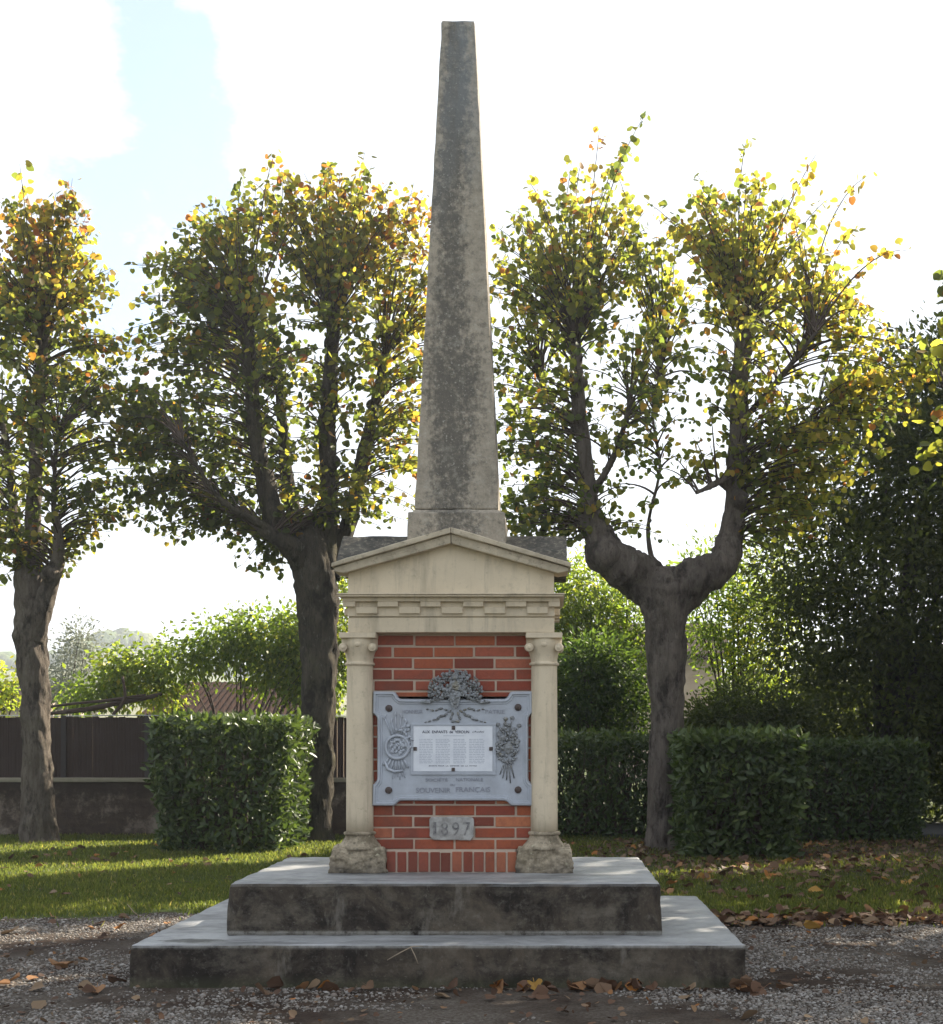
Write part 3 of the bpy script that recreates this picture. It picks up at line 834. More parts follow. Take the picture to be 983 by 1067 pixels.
# obelisk
OX, OY = -.539, 8.180
mb = MB()
zb = 2.612
mb.frustum((OX-.288, OX+.288, OY-.288, OY+.288, 2.30), (OX-.282, OX+.282, OY-.282, OY+.282, zb-.012))
base_o = mb.build('obelisk_base', M_OBEL, mem, bevel=.008); rough(base_o, .01, 4)
mb = MB()
mb.frustum((OX-.262, OX+.262, OY-.262, OY+.262, zb-.014), (OX-.2455, OX+.2455, OY-.2455, OY+.2455, zb+.008))
mb.frustum((OX-.2455, OX+.2455, OY-.2455, OY+.2455, zb+.008), (OX-.099, OX+.099, OY-.099, OY+.099, 5.551))
mb.frustum((OX-.099, OX+.099, OY-.099, OY+.099, 5.551), (OX-.07, OX+.07, OY-.07, OY+.07, 5.562))
rough(mb.build('obelisk', M_OBEL, mem, bevel=.009), .012, 5)

# plaque
PD = 7.915
def PQ(u, v, d=PD): return (X(380+u/5.461, d), Z(690+v/5.461, d))
half = [(505, 210), (205, 208), (192, 200), (185, 188), (175, 172), (165, 166), (48, 165), (46, 290), (58, 299), (68, 312), (71, 325), (71, 492)]
half2 = [(71, 660), (68, 674), (58, 688), (46, 697), (42, 818), (165, 818), (176, 812), (186, 800), (197, 792), (208, 789), (505, 789)]
lft = half + half2
out = [PQ(u, v) for u, v in lft] + [PQ(1003-u, v) for u, v in reversed(lft[1:-1])]
def inset(poly, dd):
    n = len(poly); res = []
    for i in range(n):
        a, b, c = (Vector(poly[(i-1) % n]), Vector(poly[i]), Vector(poly[(i+1) % n]))
        e1, e2 = (b-a).normalized(), (c-b).normalized()
        n1, n2 = Vector((-e1.y, e1.x)), Vector((-e2.y, e2.x))
        q = (n1+n2); q = q.normalized()/max(.5, q.normalized().dot(n1))
        res.append(tuple(b+q*dd))
    return res
area = sum(out[i][0]*out[(i+1) % len(out)][1]-out[(i+1) % len(out)][0]*out[i][1] for i in range(len(out)))
if area < 0: out = out[::-1]
loops = [(out, 7.953), (out, PD+.012), (inset(out, .006), PD), (inset(out, .016), PD-.001), (inset(out, .021), PD+.007), (inset(out, .029), PD+.007), (inset(out, .032), PD+.011)]
V, Fc = [], []
n = len(out)
for poly, y in loops: V += [(x, y, z) for x, z in poly]
for k in range(len(loops)-1): Fc += [(k*n+i, k*n+(i+1) % n, (k+1)*n+(i+1) % n, (k+1)*n+i) for i in range(n)]
Fc.append(tuple(range((len(loops)-1)*n, len(loops)*n)))
mb = MB(); mb.add(V, Fc)
plaque = mb.build('plaque', M_ZINC, mem)
PF = PD+.011          # face of the panel

def text(name, body, mat, parent, cx, cz, y, width, height, extrude=.0015, bold=0., shear=0.):
    cu = bpy.data.curves.new(name, 'FONT'); cu.body = body; cu.size = 1; cu.align_x = 'CENTER'; cu.align_y = 'CENTER'; cu.offset = bold; cu.shear = shear
    cu.extrude = 0.0; cu.resolution_u = 3
    tmp = bpy.data.objects.new(name, cu); col.objects.link(tmp)
    bpy.context.view_layer.update()
    me = bpy.data.meshes.new_from_object(tmp.evaluated_get(bpy.context.evaluated_depsgraph_get()))
    bpy.data.objects.remove(tmp)
    co = np.array([v.co[:] for v in me.vertices])
    lo, hi = co.min(0), co.max(0); sx = width/(hi[0]-lo[0]); sy = height/(hi[1]-lo[1])
    bm = bmesh.new(); bm.from_mesh(me); bpy.data.meshes.remove(me)
    r = bmesh.ops.extrude_face_region(bm, geom=bm.faces[:])
    for v in [g for g in r['geom'] if isinstance(g, bmesh.types.BMVert)]: v.co.z += 1.
    me = bpy.data.meshes.new(name)
    for v in bm.verts:
        x, yy, zz = v.co
        v.co = (cx+(x-(lo[0]+hi[0])/2)*sx, y-zz*extrude, cz+(yy-(lo[1]+hi[1])/2)*sy)
    bmesh.ops.recalc_face_normals(bm, faces=bm.faces[:])
    bm.to_mesh(me); bm.free(); me.name = name
    return link(name, me, mat, parent)
pxm = PD/F
def ptext(name, body, mat, px, py, wpx, hpx, y=PF, **k): return text(name, body, mat, plaque, X(px, PD), Z(py, PD), y, wpx*pxm, hpx*pxm, **k)
ptext('cast_lettering', 'SOCIÉTÉ', M_LETTER, 455, 812.3, 23, 3.8, extrude=.003)
ptext('cast_lettering', 'NATIONALE', M_LETTER, 489.3, 812.3, 28, 3.4, extrude=.003)
ptext('cast_lettering', 'DU', M_LETTER, 471.5, 817.8, 5, 2.2, extrude=.003)
ptext('cast_lettering', 'SOUVENIR', M_LETTER, 451.5, 823.5, 36, 5.4, extrude=.0035)
ptext('cast_lettering', 'FRANÇAIS', M_LETTER, 493, 823.2, 36, 6.2, extrude=.0035)
ptext('cast_lettering', 'HONNEUR', M_LETTER, 430, 741.5, 21, 4., extrude=.003)
ptext('cast_lettering', 'PATRIE', M_LETTER, 516, 741.5, 20, 4., extrude=.003)
# raised frame and the printed sheet
mb = MB()
fx0, fx1, fz0, fz1 = X(428, PD), X(517, PD), Z(807.5, PD), Z(753.5, PD)
sx0, sx1, sz0, sz1 = X(430.6, PD), X(513.6, PD), Z(803.7, PD), Z(756.3, PD)
mb.box(fx0, fx1, PF-.007, PF+.001, sz1, fz1); mb.box(fx0, fx1, PF-.007, PF+.001, fz0, sz0)
mb.box(fx0, sx0, PF-.0068, PF+.001, sz0, sz1); mb.box(sx1, fx1, PF-.0068, PF+.001, sz0, sz1)
mb.build('sheet_frame', M_ZINC, plaque, bevel=.002)
mb = MB(); mb.box(sx0+.001, sx1-.001, PF-.004, PF+.001, sz0+.001, sz1-.001)
mb.build('printed_sheet', M_SHEET, plaque)
SY = PF-.004
ptext('printed_heading', 'AUX  ENFANTS  de  VERDUN', M_INK, 464.5, 762.6, 49, 3.0, y=SY, extrude=.0006, bold=.02)
ptext('printed_heading', '(Aude)', M_INK, 498.5, 762.7, 12, 2.6, y=SY, extrude=.0006, shear=.25)
ptext('printed_heading', 'MORTS  POUR  LA  DÉFENSE  DE  LA  PATRIE', M_INK, 472, 797.9, 50, 1.5, y=SY, extrude=.0006, bold=.012)
mb = MB()
mb.box(X(462, PD), X(484, PD), SY-.0004, SY, Z(767.0, PD), Z(766.4, PD))
for c_, (a, b) in enumerate(((437, 451), (454, 469), (472.5, 486), (489, 505))):
    y = 770.
    while y < 795:
        x = a
        while x < b-1.5:
            w_ = random.uniform(1.2, 4.5); mb.box(X(x, PD), X(min(x+w_, b), PD), SY-.0004, SY, Z(y+.75, PD), Z(y, PD)); x += w_+.6
        y += 1.75
mb.build('printed_names', M_FADED, plaque)
for px, py in ((472.6, 758.4), (432.7, 780.2), (511.7, 780.2), (472.4, 801.9)):
    mb = MB(); q = 1.75*pxm; x, z = X(px, PD), Z(py, PD)
    mb.box(x-q, x+q, PF-.011, PF, z-q*1.1, z+q*1.1); mb.build('clip', M_IRON, plaque, bevel=.002)
for px, py in ((405.3, 738), (540, 737), (405, 823.5), (540, 823)):
    mb = MB(); mb.disc((X(px, PD), PF, Z(py, PD)), .0205, .014); mb.build('stud', M_IRON, plaque)

def pq(px, py, y): return (X(px, PD), y, Z(py, PD))
# crest with laurel leaves over the top edge
mb = MB()
for k in range(330):
    a = random.uniform(-.3, math.pi+.3); rr = random.uniform(6, 26)*(1 if math.sin(a) > .1 else .95)
    px, py = 474.5+rr*math.cos(a)*1.12, 724-rr*math.sin(a)
    th = a+random.gauss(.9*(1 if math.cos(a) > 0 else -1), .5)
    q = pxm*random.uniform(.8, 1.25)
    mb.ball(pq(px, py, PF-.006-.016*random.random()-.018*(1-rr/27)), 2.3*q, 1.7*q, 1.2*q, th, 7, 4)
    if random.random() < .3: mb.ball(pq(px+random.gauss(0, 2), py+random.gauss(0, 2), PF-.034), 1.*pxm, 1.*pxm, 1.*pxm)
mb.prism([(X(474.5+u, PD), Z(v, PD)) for u, v in ((0, 739), (3.5, 735), (5.5, 728), (6, 718), (5, 711), (0, 709), (-5, 711), (-6, 718), (-5.5, 728), (-3.5, 735))], PF-.036, PF-.002)
for k in range(7): mb.ball(pq(474.5+2.4*math.sin(k*2.1), 715+k*2.9, PF-.036), 2.6*pxm, 1.6*pxm, 1.9*pxm, k)
mb.ball(pq(474.5, 706, PF-.03), 4*pxm, 3*pxm, 3.4*pxm)
for sx in (-1, 1):       # side sprays and ribbon
    for k in range(9):
        mb.ball(pq(474.5+sx*(18+k*2.0), 729.5-1.2*math.sin(k)+k*.35, PF-.015), 2.8*pxm, 1.8*pxm, 1.2*pxm, -sx*(.3+.3*math.sin(k*2)))
    for u, v, a, q in ((6, 741, .6, 1.), (10, 744.5, .9, 1.2), (14, 746, .2, 1.3), (18, 748.5, .8, 1.2), (22, 750, .3, 1.), (27, 751.5, .3, .8), (31, 752.5, .2, .6),
                       (10, 739.5, -.3, .9), (15, 738.3, .1, 1.1), (19, 739.5, .7, 1.), (24, 740, -.4, .9), (29, 739, .1, .7), (3, 744, 1.3, 1.1), (4.5, 748, 1.2, 1.1), (2, 751.5, .3, 1.2)):
        mb.ball(pq(474.5+sx*u, v, PF-.002), 2.4*q*pxm, 1.5*pxm, 1.25*q*pxm, -sx*a)
mb.build('laurel_crest', M_RELIEF, plaque)
# trophy with round shield, left
mb = MB()
ring = [pq(414+12*math.cos(a), 778.5+12*math.sin(a), PF-.008) for a in np.linspace(0, 2*math.pi, 33)]
mb.tube(ring, [.0085]*33, 8, cap=False)
for k in range(22): 
    a, r = random.uniform(0, 6.28), 8.5*math.sqrt(random.random())
    mb.ball(pq(414+r*math.cos(a), 778.5+r*math.sin(a), PF-.004), 2.6*pxm, 1.2*pxm, 1.4*pxm, random.uniform(0, 3))
for k in range(7):
    a = R(128-k*11); c0 = (414, 778.5)
    mb.tube([pq(c0[0]+13*math.cos(a), c0[1]+13*math.sin(a), PF-.003), pq(c0[0]+24*math.cos(a), c0[1]+24*math.sin(a), PF-.005)], [.004, .008], 8)
mb.tube([pq(401, 793, PF-.008), pq(404, 801, PF-.010), pq(411, 804, PF-.010), pq(420, 803, PF-.008)], [.006, .009, .009, .005], 8)
for u, v, a in ((401, 748, -.5), (408, 752, -.2), (418, 747, .25), (423, 752, .5), (412, 745, 0)):
    mb.tube([pq(414+(u-414)*.45, 766, PF-.003), pq(u, v, PF-.005)], [.005, .004], 8); mb.ball(pq(u, v-1, PF-.005), 1.3*pxm, 1*pxm, 3*pxm, a)
for k in range(34):
    px, py = random.gauss(421, 4), random.uniform(755, 782)
    mb.ball(pq(px, py, PF-.006), 2.6*pxm, 1.5*pxm, 1.3*pxm, random.uniform(0, 3.1))
for k in range(6): mb.tube([pq(409+k*2.4, 804, PF-.002), pq(409+k*2.6, 808+random.uniform(0, 5), PF-.002)], [.004, .002], 6)
mb.build('shield_trophy', M_ZINC, plaque)
# trophy with leaves and lozenge, right
mb = MB()
for k in range(95):
    a, r = random.uniform(0, 6.28), math.sqrt(random.random())
    px, py = 529+11.5*r*math.cos(a), 775+22*r*math.sin(a)
    mb.ball(pq(px, py, PF-.005-.006*random.random()), 2.5*pxm, 1.6*pxm, 1.3*pxm, random.uniform(0, 3.1))
mb.prism([(X(u, PD), Z(v, PD)) for u, v in ((530, 785), (536, 780), (531, 773), (526, 774.5), (526, 783))], PF-.018, PF)
mb.ball(pq(524, 769, PF-.01), 4.5*pxm, 2*pxm, 3.2*pxm, .3)
for u, v in ((524, 811), (528, 813), (532, 816), (536, 811), (521, 807)):
    mb.tube([pq(529+(u-529)*.3, 792, PF-.003), pq(u, v, PF-.003)], [.006, .003], 8)
for u, v in ((519, 755), (527, 749), (534, 748), (541, 756)):
    mb.tube([pq(529, 772, PF-.003), pq(u, v, PF-.005)], [.005, .003], 8); mb.ball(pq(u, v, PF-.005), 2.4*pxm, 1.2*pxm, 2.2*pxm)
mb.tube([pq(517, 776, PF-.006), pq(523, 779, PF-.010), pq(529, 781, PF-.012)], [.004, .006, .005], 8)
mb.build('leafy_trophy', M_RELIEF, plaque)

# date stone
DD = 7.938
mb = MB()
pts = [(447.5, 853.5), (449.5, 851.3), (491.5, 851.3), (494, 853.5), (494, 872), (490, 875.6), (452, 875.6), (447.5, 871.5)]
mb.prism([(X(u, DD), Z(v, DD)) for u, v in reversed(pts)], DD, 7.96)
ds = mb.build('date_stone', M_DATE, mem, bevel=.005); rough(ds, .008, 4, texf)
for ch, px in (('1', 453), ('8', 463.4), ('9', 475), ('7', 486.5)):
    text('numeral', ch, M_DIGIT, ds, X(px, DD), Z(863.7, DD), DD+.001, (3.6 if ch == '1' else 7.6)*DD/F, 14*DD/F, extrude=.0045)

# ------------------------------------------------------------------ wall, fence and what lies behind them
FD = 18.6
m = M('stained_roughcast')
s = m.sep(); nA = m.noise(1.9, 6, .75); nB = m.noise(9, 6, .7); z = s['Z']
c = m.mix(m.rng(nB, .35, .65), (.075, .055, .042), (.038, .028, .022))
c = m.mix(m.rng(nA, .5, .64, 0, .75), c, (.24, .20, .16))
up = m.math('ADD', m.rng(z, .35, .7, -.2, .9), m.rng(nB, .3, .7, -.4, .4))
c = m.mix(m.rng(up, .1, .6, 0, .85), c, (.028, .021, .016))
M_WALL = m.fin(c, .95, m.bump(m.noise(40, 5, .7), .6, .01), .15)
m = M('coping_mortar'); M_COPE = m.fin(m.mix(m.noise(12, 5), (.27, .24, .19), (.15, .14, .09)), .95)
x0, x1 = X(-160, FD), X(530, FD)
root = empty('boundary_wall', (X(100, FD), FD, 0), 'low stained roughcast wall below the dark screen fence', 'wall')
mb = MB(); mb.box(x0, x1, FD, FD+.22, -.1, Z(815, FD)); rough(mb.build('wall', M_WALL, root), .02, 4)
mb = MB(); mb.box(x0, x1, FD-.025, FD+.24, Z(815, FD), Z(810.5, FD)); rough(mb.build('coping', M_COPE, root, bevel=.01), .015, 5)
root = empty('screen_fence', (X(100, FD), FD+.1, 0), 'dark brown screening fence with grey top wire on the roughcast wall', 'fence')
m = M('brown_screen_weave')
wv = m.n.new('ShaderNodeTexWave'); wv.inputs['Scale'].default_value = 14; wv.inputs['Distortion'].default_value = .6; m.l.new(m.tc.outputs['Object'], wv.inputs['Vector'])
c = m.mix(wv.outputs['Fac'], (.026, .016, .013), (.044, .028, .023)); c = m.mix(m.rng(m.noise(2.5, 5), .4, .7, 0, .6), c, (.05, .036, .034))
M_SCREEN = m.fin(c, .8, m.bump(wv.outputs['Fac'], .5, .01), .2)
m = M('dark_post_metal'); M_POST = m.fin((.028, .022, .022), .6)
m = M('galvanised_wire'); M_WIRE = m.fin((.36, .37, .37), .5, None, .4, .4)
zb, ztp = Z(813, FD), Z(747, FD)
posts = [-112, -24, 64, 151.5, 239, 327, 415, 503]
for a, b in zip(posts[:-1], posts[1:]):
    mb = MB()
    xa, xb = X(a+2.5, FD), X(b-2.5, FD); nn = 12
    for k in range(nn):
        u0 = xa+(xb-xa)*k/nn; u1 = xa+(xb-xa)*(k+1)/nn
        mb.box(u0+.002, u1-.002, FD+.10+random.uniform(0, .006), FD+.115+random.uniform(0, .006), zb+.02, ztp+random.uniform(-.008, .004))
    mb.build('screen_panel', M_SCREEN, root)
for a in posts:
    mb = MB(); mb.box(X(a-2.6, FD), X(a+2.6, FD), FD+.08, FD+.14, zb-.02, ztp+.02); mb.build('post', M_POST, root, bevel=.004)
mb = MB(); mb.tube([(x, FD+.09, ztp+.018+.006*math.sin(x*3)) for x in np.linspace(x0, X(505, FD), 60)], [.007]*60, 6); mb.build('top_wire', M_WIRE, root)

# lean-to with a tiled roof, behind the fence
m = M('old_clay_tile')
s = m.sep()
wv = m.n.new('ShaderNodeTexWave'); wv.inputs['Scale'].default_value = 1.6; wv.bands_direction = 'X'; m.l.new(m.tc.outputs['Object'], wv.inputs['Vector'])
c = m.mix(m.rng(m.noise(7, 6, .7), .35, .65), (.05, .024, .018), (.026, .016, .013)); c = m.mix(m.rng(m.noise(25, 4), .55, .7, 0, .6), c, (.035, .03, .026))
M_TILE = m.fin(m.mix(1., c, (.6, .55, .5), 'MULTIPLY'), .95, None, .1)
m = M('pale_render'); M_REND = m.fin(m.mix(m.rng(m.noise(3, 5), .35, .65), (.42, .33, .25), (.36, .27, .2)), .95)
root = empty('garden_shed', (X(210, 23.5), 23.5, 0), 'low garden shed with old red tiled roof seen over the dark fence', 'shed')
mb = MB()
ra, rb = P(143, 746, 22.3), P(335, 746, 22.3); rc, rd = P(335, 711, 24.3), P(186, 712, 24.3)
nc = 26
V, Fc = [], []
for k in range(nc*6+1):
    u = k/(nc*6); o = .030*abs(math.sin(math.pi*u*nc))
    a = ra.lerp(rb, u); b = rd.lerp(rc, u)
    V += [(a.x, a.y, a.z+o), (b.x, b.y, b.z+o), (a.x, a.y+.02, a.z-.07), (b.x, b.y, b.z-.07)]
for k in range(nc*6):
    q = 4*k
    Fc += [(q, q+4, q+5, q+1), (q+2, q+3, q+7, q+6), (q, q+2, q+6, q+4)]
mb.add(V, Fc)
mb.prism_x([(24.3, rd.z-.08), (26.2, rd.z-.9), (26.2, rd.z-.82), (24.3, rd.z+.02)], rd.x, rc.x)
mb.build('roof', M_TILE, root)
mb = MB(); mb.box(rd.x+.1, rb.x-.1, 22.5, 26, 0, ra.z-.05); mb.build('wall', M_REND, root)

def house(name, label, d, px0, px1, py_eave, py_ridge, depth, wallm, roofm):
    root = empty(name, (X((px0+px1)/2, d), d, 0), label, 'house')
    xa, xb, ze_, zr = X(px0, d), X(px1, d), Z(py_eave, d), Z(py_ridge, d+depth/2)
    z0 = -1. if d < 100 else Z(700, d)
    mb = MB(); mb.prism_x([(d, z0), (d+depth, z0), (d+depth, ze_), (d+depth/2, zr-.05), (d, ze_)], xa, xb); mb.build('wall', wallm, root)
    ov = .4
    mb = MB(); mb.prism_x([(d-ov, ze_-.12), (d+depth/2, zr-.02), (d+depth+ov, ze_-.12), (d+depth+ov, ze_+.06), (d+depth/2, zr+.2), (d-ov, ze_+.06)], xa-ov, xb+ov)
    mb.build('roof', roofm, root)
    if d < 100:
        for k in range(3):
            x = xa+(xb-xa)*(k+.5)/3; z = (ze_+z0)*.55
            mb = MB(); mb.box(x-.45, x+.45, d-.03, d+.05, z-.6, z+.6); mb.build('window', M_IRON, root)
    return root
house('house', 'pale house with clay tiled roof at the far left beyond the fence', 62, -130, 40, 735, 716, 8, M_REND, M_TILE)
m = M('white_wall'); M_WHITE = m.fin((.75, .73, .7), .9)
m = M('grey_slate'); M_SLATE = m.fin((.16, .16, .17), .7)
house('farmhouse', 'tiny white farmhouse with grey roof on the hazy hillside', 250, 117, 137, 686, 676, 9, M_WHITE, M_SLATE)
house('house', 'pinkish house wall glimpsed between the right trunk and dark shrubs', 46, 640, 752, 684, 655, 8, M_REND, M_TILE)

# ------------------------------------------------------------------ hedges
def hedge(label, x0, x1, y0, y1, h, n, leaf=.112, taper=.12, group=None, tint=.35, lean=.0):
    cx, cy = (x0+x1)/2, (y0+y1)/2
    root = empty('laurel_hedge', (cx, cy, 0), label, 'hedge', group)
    wx, wy = (x1-x0)/2, (y1-y0)/2
    areas = np.array([2*wx*h, 2*wx*h, 2*wy*h, 2*wy*h, 4*wx*wy]); f = rng.choice(5, n, p=areas/areas.sum())
    u, v = rng.uniform(-1, 1, n), rng.uniform(-1, 1, n)
    dep = rng.exponential(.10, n); dep = np.minimum(dep, .45)
    Pn = np.zeros((n, 3)); Nn = np.zeros((n, 3))
    zz = (v+1)/2*h
    for k, (ax, sg) in enumerate(((1, -1), (1, 1), (0, -1), (0, 1))):
        q = f == k
        Pn[q, ax] = sg*((wy if ax else wx)-dep[q]); Pn[q, 1-ax] = u[q]*(wx if ax else wy); Pn[q, 2] = zz[q]; Nn[q, ax] = sg
    q = f == 4
    Pn[q, 0] = u[q]*wx; Pn[q, 1] = v[q]*wy; Pn[q, 2] = h-dep[q]; Nn[q, 2] = 1
    # rounded arrises, sides drawn in towards the foot, uneven trimming
    kz = Pn[:, 2]/h
    pull = 1-taper*np.clip(1-kz, 0, 1)**1.4
    Pn[:, 0] = Pn[:, 0]*pull + lean*kz; Pn[:, 1] *= pull
    e = np.maximum(0, np.abs(Pn[:, 0])/wx-.9)*np.maximum(0, kz-.9)*1.5
    Pn[:, 2] -= e*h
    bulge = np.array([mnoise.noise((a*1.7+x0, b*1.7, c*1.7)) for a, b, c in Pn])*.085 + np.array([mnoise.noise((a*5+x0, b*5, c*5)) for a, b, c in Pn])*.045
    Pn += Nn*bulge[:, None] + rng.normal(0, .02, (n, 3))
    Pn += np.array([cx, cy, 0]); Pn[:, 2] = np.maximum(Pn[:, 2], .03)
    A = rng.normal(0, .6, (n, 3)) + Nn*.22 + np.array([0, 0, .15])
    N = Nn*.6 + rng.normal(0, .6, (n, 3)) + np.array([0, 0, .5])
    t = np.clip(tint + rng.normal(0, .2, n) + .3*np.clip((kz-.9)*8, 0, 1)*rng.random(n), 0, 1)
    link('foliage', leaf_mesh('foliage', Pn, A, N, leaf*rng.uniform(.6, 1.2, n), t, 'oval'), M_LEAF_LAUREL, root)
    ps = []
    for _ in range(int(30*(x1-x0)*max(1, y1-y0))):
        bx = rng.uniform(-wx*.75, wx*.75); by = rng.uniform(-wy*.75, wy*.75)
        t_ = np.linspace(0, 1, 7)[:, None]
        e_ = np.array([bx+rng.normal(0, .25), by+rng.normal(0, .25), h*rng.uniform(.6, .97)])
        e_[0] = np.clip(e_[0], -wx*.9, wx*.9); e_[1] = np.clip(e_[1], -wy*.9, wy*.9)
        s_ = np.array([bx*.8, by*.8, -.05]); ps.append(s_*(1-t_)+e_*t_+np.sin(t_*3.14)*rng.normal(0, .06, 3)+np.array([cx, cy, 0]))
    link('stems', tubes_mesh('stems', np.array(ps), rng.uniform(.012, .028, len(ps)), np.full(len(ps), .005), 5), M_TWIG, root)
    return root
d1 = 15.4
hedge('square clipped laurel hedge left of the memorial, beside the leaning dark trunk', X(154, d1), X(300, d1), d1, d1+1.7, Z(748, d1)-.02, 10500, tint=.3, taper=.13)
d2 = 14.6
hedge('clipped laurel block in front of the right trunk, nearest hedge on the right', X(711, d2), X(838, d2), d2, d2+1.5, Z(764, d2)-.02, 9500, taper=.18, tint=.3)
d3 = 17.3
hedge('lower clipped laurel hedge behind the nearest right block, by the evergreen', X(800, d3), X(966, d3), d3, d3+1.1, Z(773, d3)-.02, 11000, leaf=.1, taper=.06, tint=.22)
d4 = 18.0
hedge('clipped laurel hedge between the right column and the forked trunk', X(520, d4), X(705, d4), d4, d4+1.1, Z(766, d4)-.02, 11000, leaf=.1, taper=.05, tint=.22)
#@@TREES
# ------------------------------------------------------------------ trees
def autumn(a, b, y0, y1, right=0., xr=500, dx=400.):
    return lambda px, py: a + (b-a)*np.clip((y1-py)/(y1-y0), 0, 1) + right*np.clip((px-xr)/dx, 0, 1)
GL = None
tree('lime_tree', 'slender pollarded lime at the far left, trunk lit on its right side', 17.2, 41,
     [(44, 888, 27, 0), (41, 866, 20.5, 0), (40, 810, 18.5, 0), (38, 740, 17, 0), (35, 690, 17.5, 0), (32, 645, 19.5, 0), (31, 605, 18, 0), (33, 570, 12, 0), (36, 520, 9, 0), (38, 470, 8.3, 0), (40, 400, 7.5, .05), (41, 348, 7, .1)],
     [[(33, 580, 9, 0), (36, 500, 8, 0), (39, 420, 7, .05), (41, 348, 6.5, .1)],
      [(37, 668, 11, -.05), (50, 628, 11.5, -.1), (61, 592, 10, -.1), (66, 562, 6, -.15), (62, 520, 3, -.2), (70, 450, 2, -.3)],
      [(30, 610, 9, .1), (12, 560, 7, .2), (0, 480, 5, .3), (-12, 420, 3, .4)]],
     [(-60, 570), (-75, 400), (-45, 270), (0, 205), (22, 180), (45, 196), (76, 182), (88, 225), (110, 270), (122, 320), (140, 395), (150, 460), (148, 540), (100, 560), (78, 602), (40, 585), (0, 612), (-30, 600)],
     560, .074, .041, M_LEAF_A, M_BARK1, autumn(.22, .58, 200, 400), stray=[(28, 184), (36, 190), (74, 186), (80, 200), (104, 235), (112, 262), (5, 215)])
tree('lime_tree', 'broad dark crowned pollarded lime left of the obelisk, with many upright limbs', 17.4, 329,
     [(328, 890, 33, 0), (328, 866, 24, 0), (330, 800, 20.5, 0), (332, 740, 20.5, 0), (333, 680, 22, 0), (331, 630, 24, 0), (326, 592, 27, 0), (322, 562, 29, 0), (322, 545, 20, 0)],
     [[(318, 590, 16, -.1), (293, 545, 13, -.3), (277, 480, 9.5, -.4), (272, 420, 8, -.5), (268, 362, 6.5, -.5)],
      [(318, 570, 12, .1), (298, 515, 8.5, .3), (290, 460, 7.5, .4), (284, 395, 5.5, .5)],
      [(337, 590, 16, 0), (343, 520, 10, 0), (342, 440, 9.5, 0), (348, 338, 8, 0)],
      [(342, 600, 14, .1), (364, 530, 9.5, .2), (378, 460, 8, .3), (390, 400, 6.5, .4), (398, 362, 5.5, .4)],
      [(312, 580, 9, -.3), (285, 556, 5, -.6), (250, 535, 2.4, -1.), (215, 480, 1.6, -1.2)],
      [(330, 580, 10, .4), (325, 500, 5, .9), (318, 420, 3, 1.2)],
      [(318, 575, 10, -.3), (296, 566, 8, -.5), (280, 560, 4, -.6)]],
     [(138, 548), (128, 480), (138, 400), (148, 330), (150, 278), (188, 238), (212, 205), (262, 176), (330, 160), (388, 160), (402, 190), (446, 186), (458, 240), (462, 330), (458, 430), (440, 530), (400, 556), (360, 545), (322, 560), (298, 612), (270, 600), (215, 572), (170, 560)],
     880, .075, .042, M_LEAF_A, M_BARK2, autumn(.14, .46, 160, 400, .24, 270, 180), maxdepth=1.6,
     stray=[(262, 180), (300, 172), (330, 164), (352, 166), (382, 160), (196, 220), (186, 240), (160, 290), (440, 195), (150, 275)])
tree('lime_tree', 'fork trunked pollarded lime right of the memorial with yellowing leaves', 16.2, 692,
     [(692, 898, 29, 0), (691, 872, 22, 0), (692, 820, 20, 0), (694, 750, 20.5, 0), (695, 700, 22, 0), (695, 655, 26, 0), (692, 625, 34, 0), (689, 606, 32, 0), (688, 592, 20, 0)],
     [[(695, 640, 20, 0), (670, 604, 28, 0), (645, 588, 26, -.05), (624, 560, 17, -.1), (615, 525, 11, -.1), (612, 500, 10, -.1), (607, 455, 9.5, -.1), (602, 410, 8.5, -.1), (600, 362, 7.5, -.1)],
      [(692, 640, 20, 0), (722, 606, 26, 0), (750, 588, 21, .05), (763, 558, 15, .1), (767, 525, 11.5, .1), (768, 500, 11, .1), (770, 460, 11, .1), (772, 400, 10.5, .1), (776, 348, 9.5, .1)],
      [(686, 600, 4, .3), (678, 545, 2.6, .4), (691, 480, 2.0, .5), (684, 420, 1.6, .5), (694, 365, 1.2, .5)],
      [(616, 520, 5, -.1), (640, 478, 3.5, -.4), (655, 430, 2, -.7)],
      [(606, 450, 4, -.1), (575, 410, 3, .5), (560, 370, 2, .8)],
      [(769, 490, 5, .1), (742, 508, 3.5, -.2), (722, 520, 2.2, -.4)],
      [(772, 440, 4, .1), (810, 400, 3, -.5), (835, 370, 2, -.9)],
      [(772, 470, 4, .1), (820, 450, 3, .5), (870, 430, 2, .8)]],
     [(515, 570), (508, 480), (512, 380), (510, 300), (525, 235), (560, 200), (588, 160), (612, 190), (645, 162), (672, 200), (690, 212), (706, 200), (716, 185), (782, 165), (822, 192), (850, 245), (880, 275), (900, 325), (945, 360), (965, 405), (940, 455), (900, 500), (850, 560), (800, 590), (790, 545), (768, 500), (728, 488), (702, 520), (690, 572), (650, 545), (600, 575), (560, 590)],
     860, .073, .042, M_LEAF_B, M_BARK3, autumn(.17, .44, 170, 420, .2, 700, 220),
     stray=[(540, 185), (585, 165), (608, 160), (620, 152), (648, 170), (652, 152), (676, 135), (720, 160), (782, 136), (745, 165), (805, 178), (838, 180), (860, 205), (889, 210), (880, 255), (935, 265), (700, 205), (535, 200), (815, 210), (595, 200), (640, 200)])
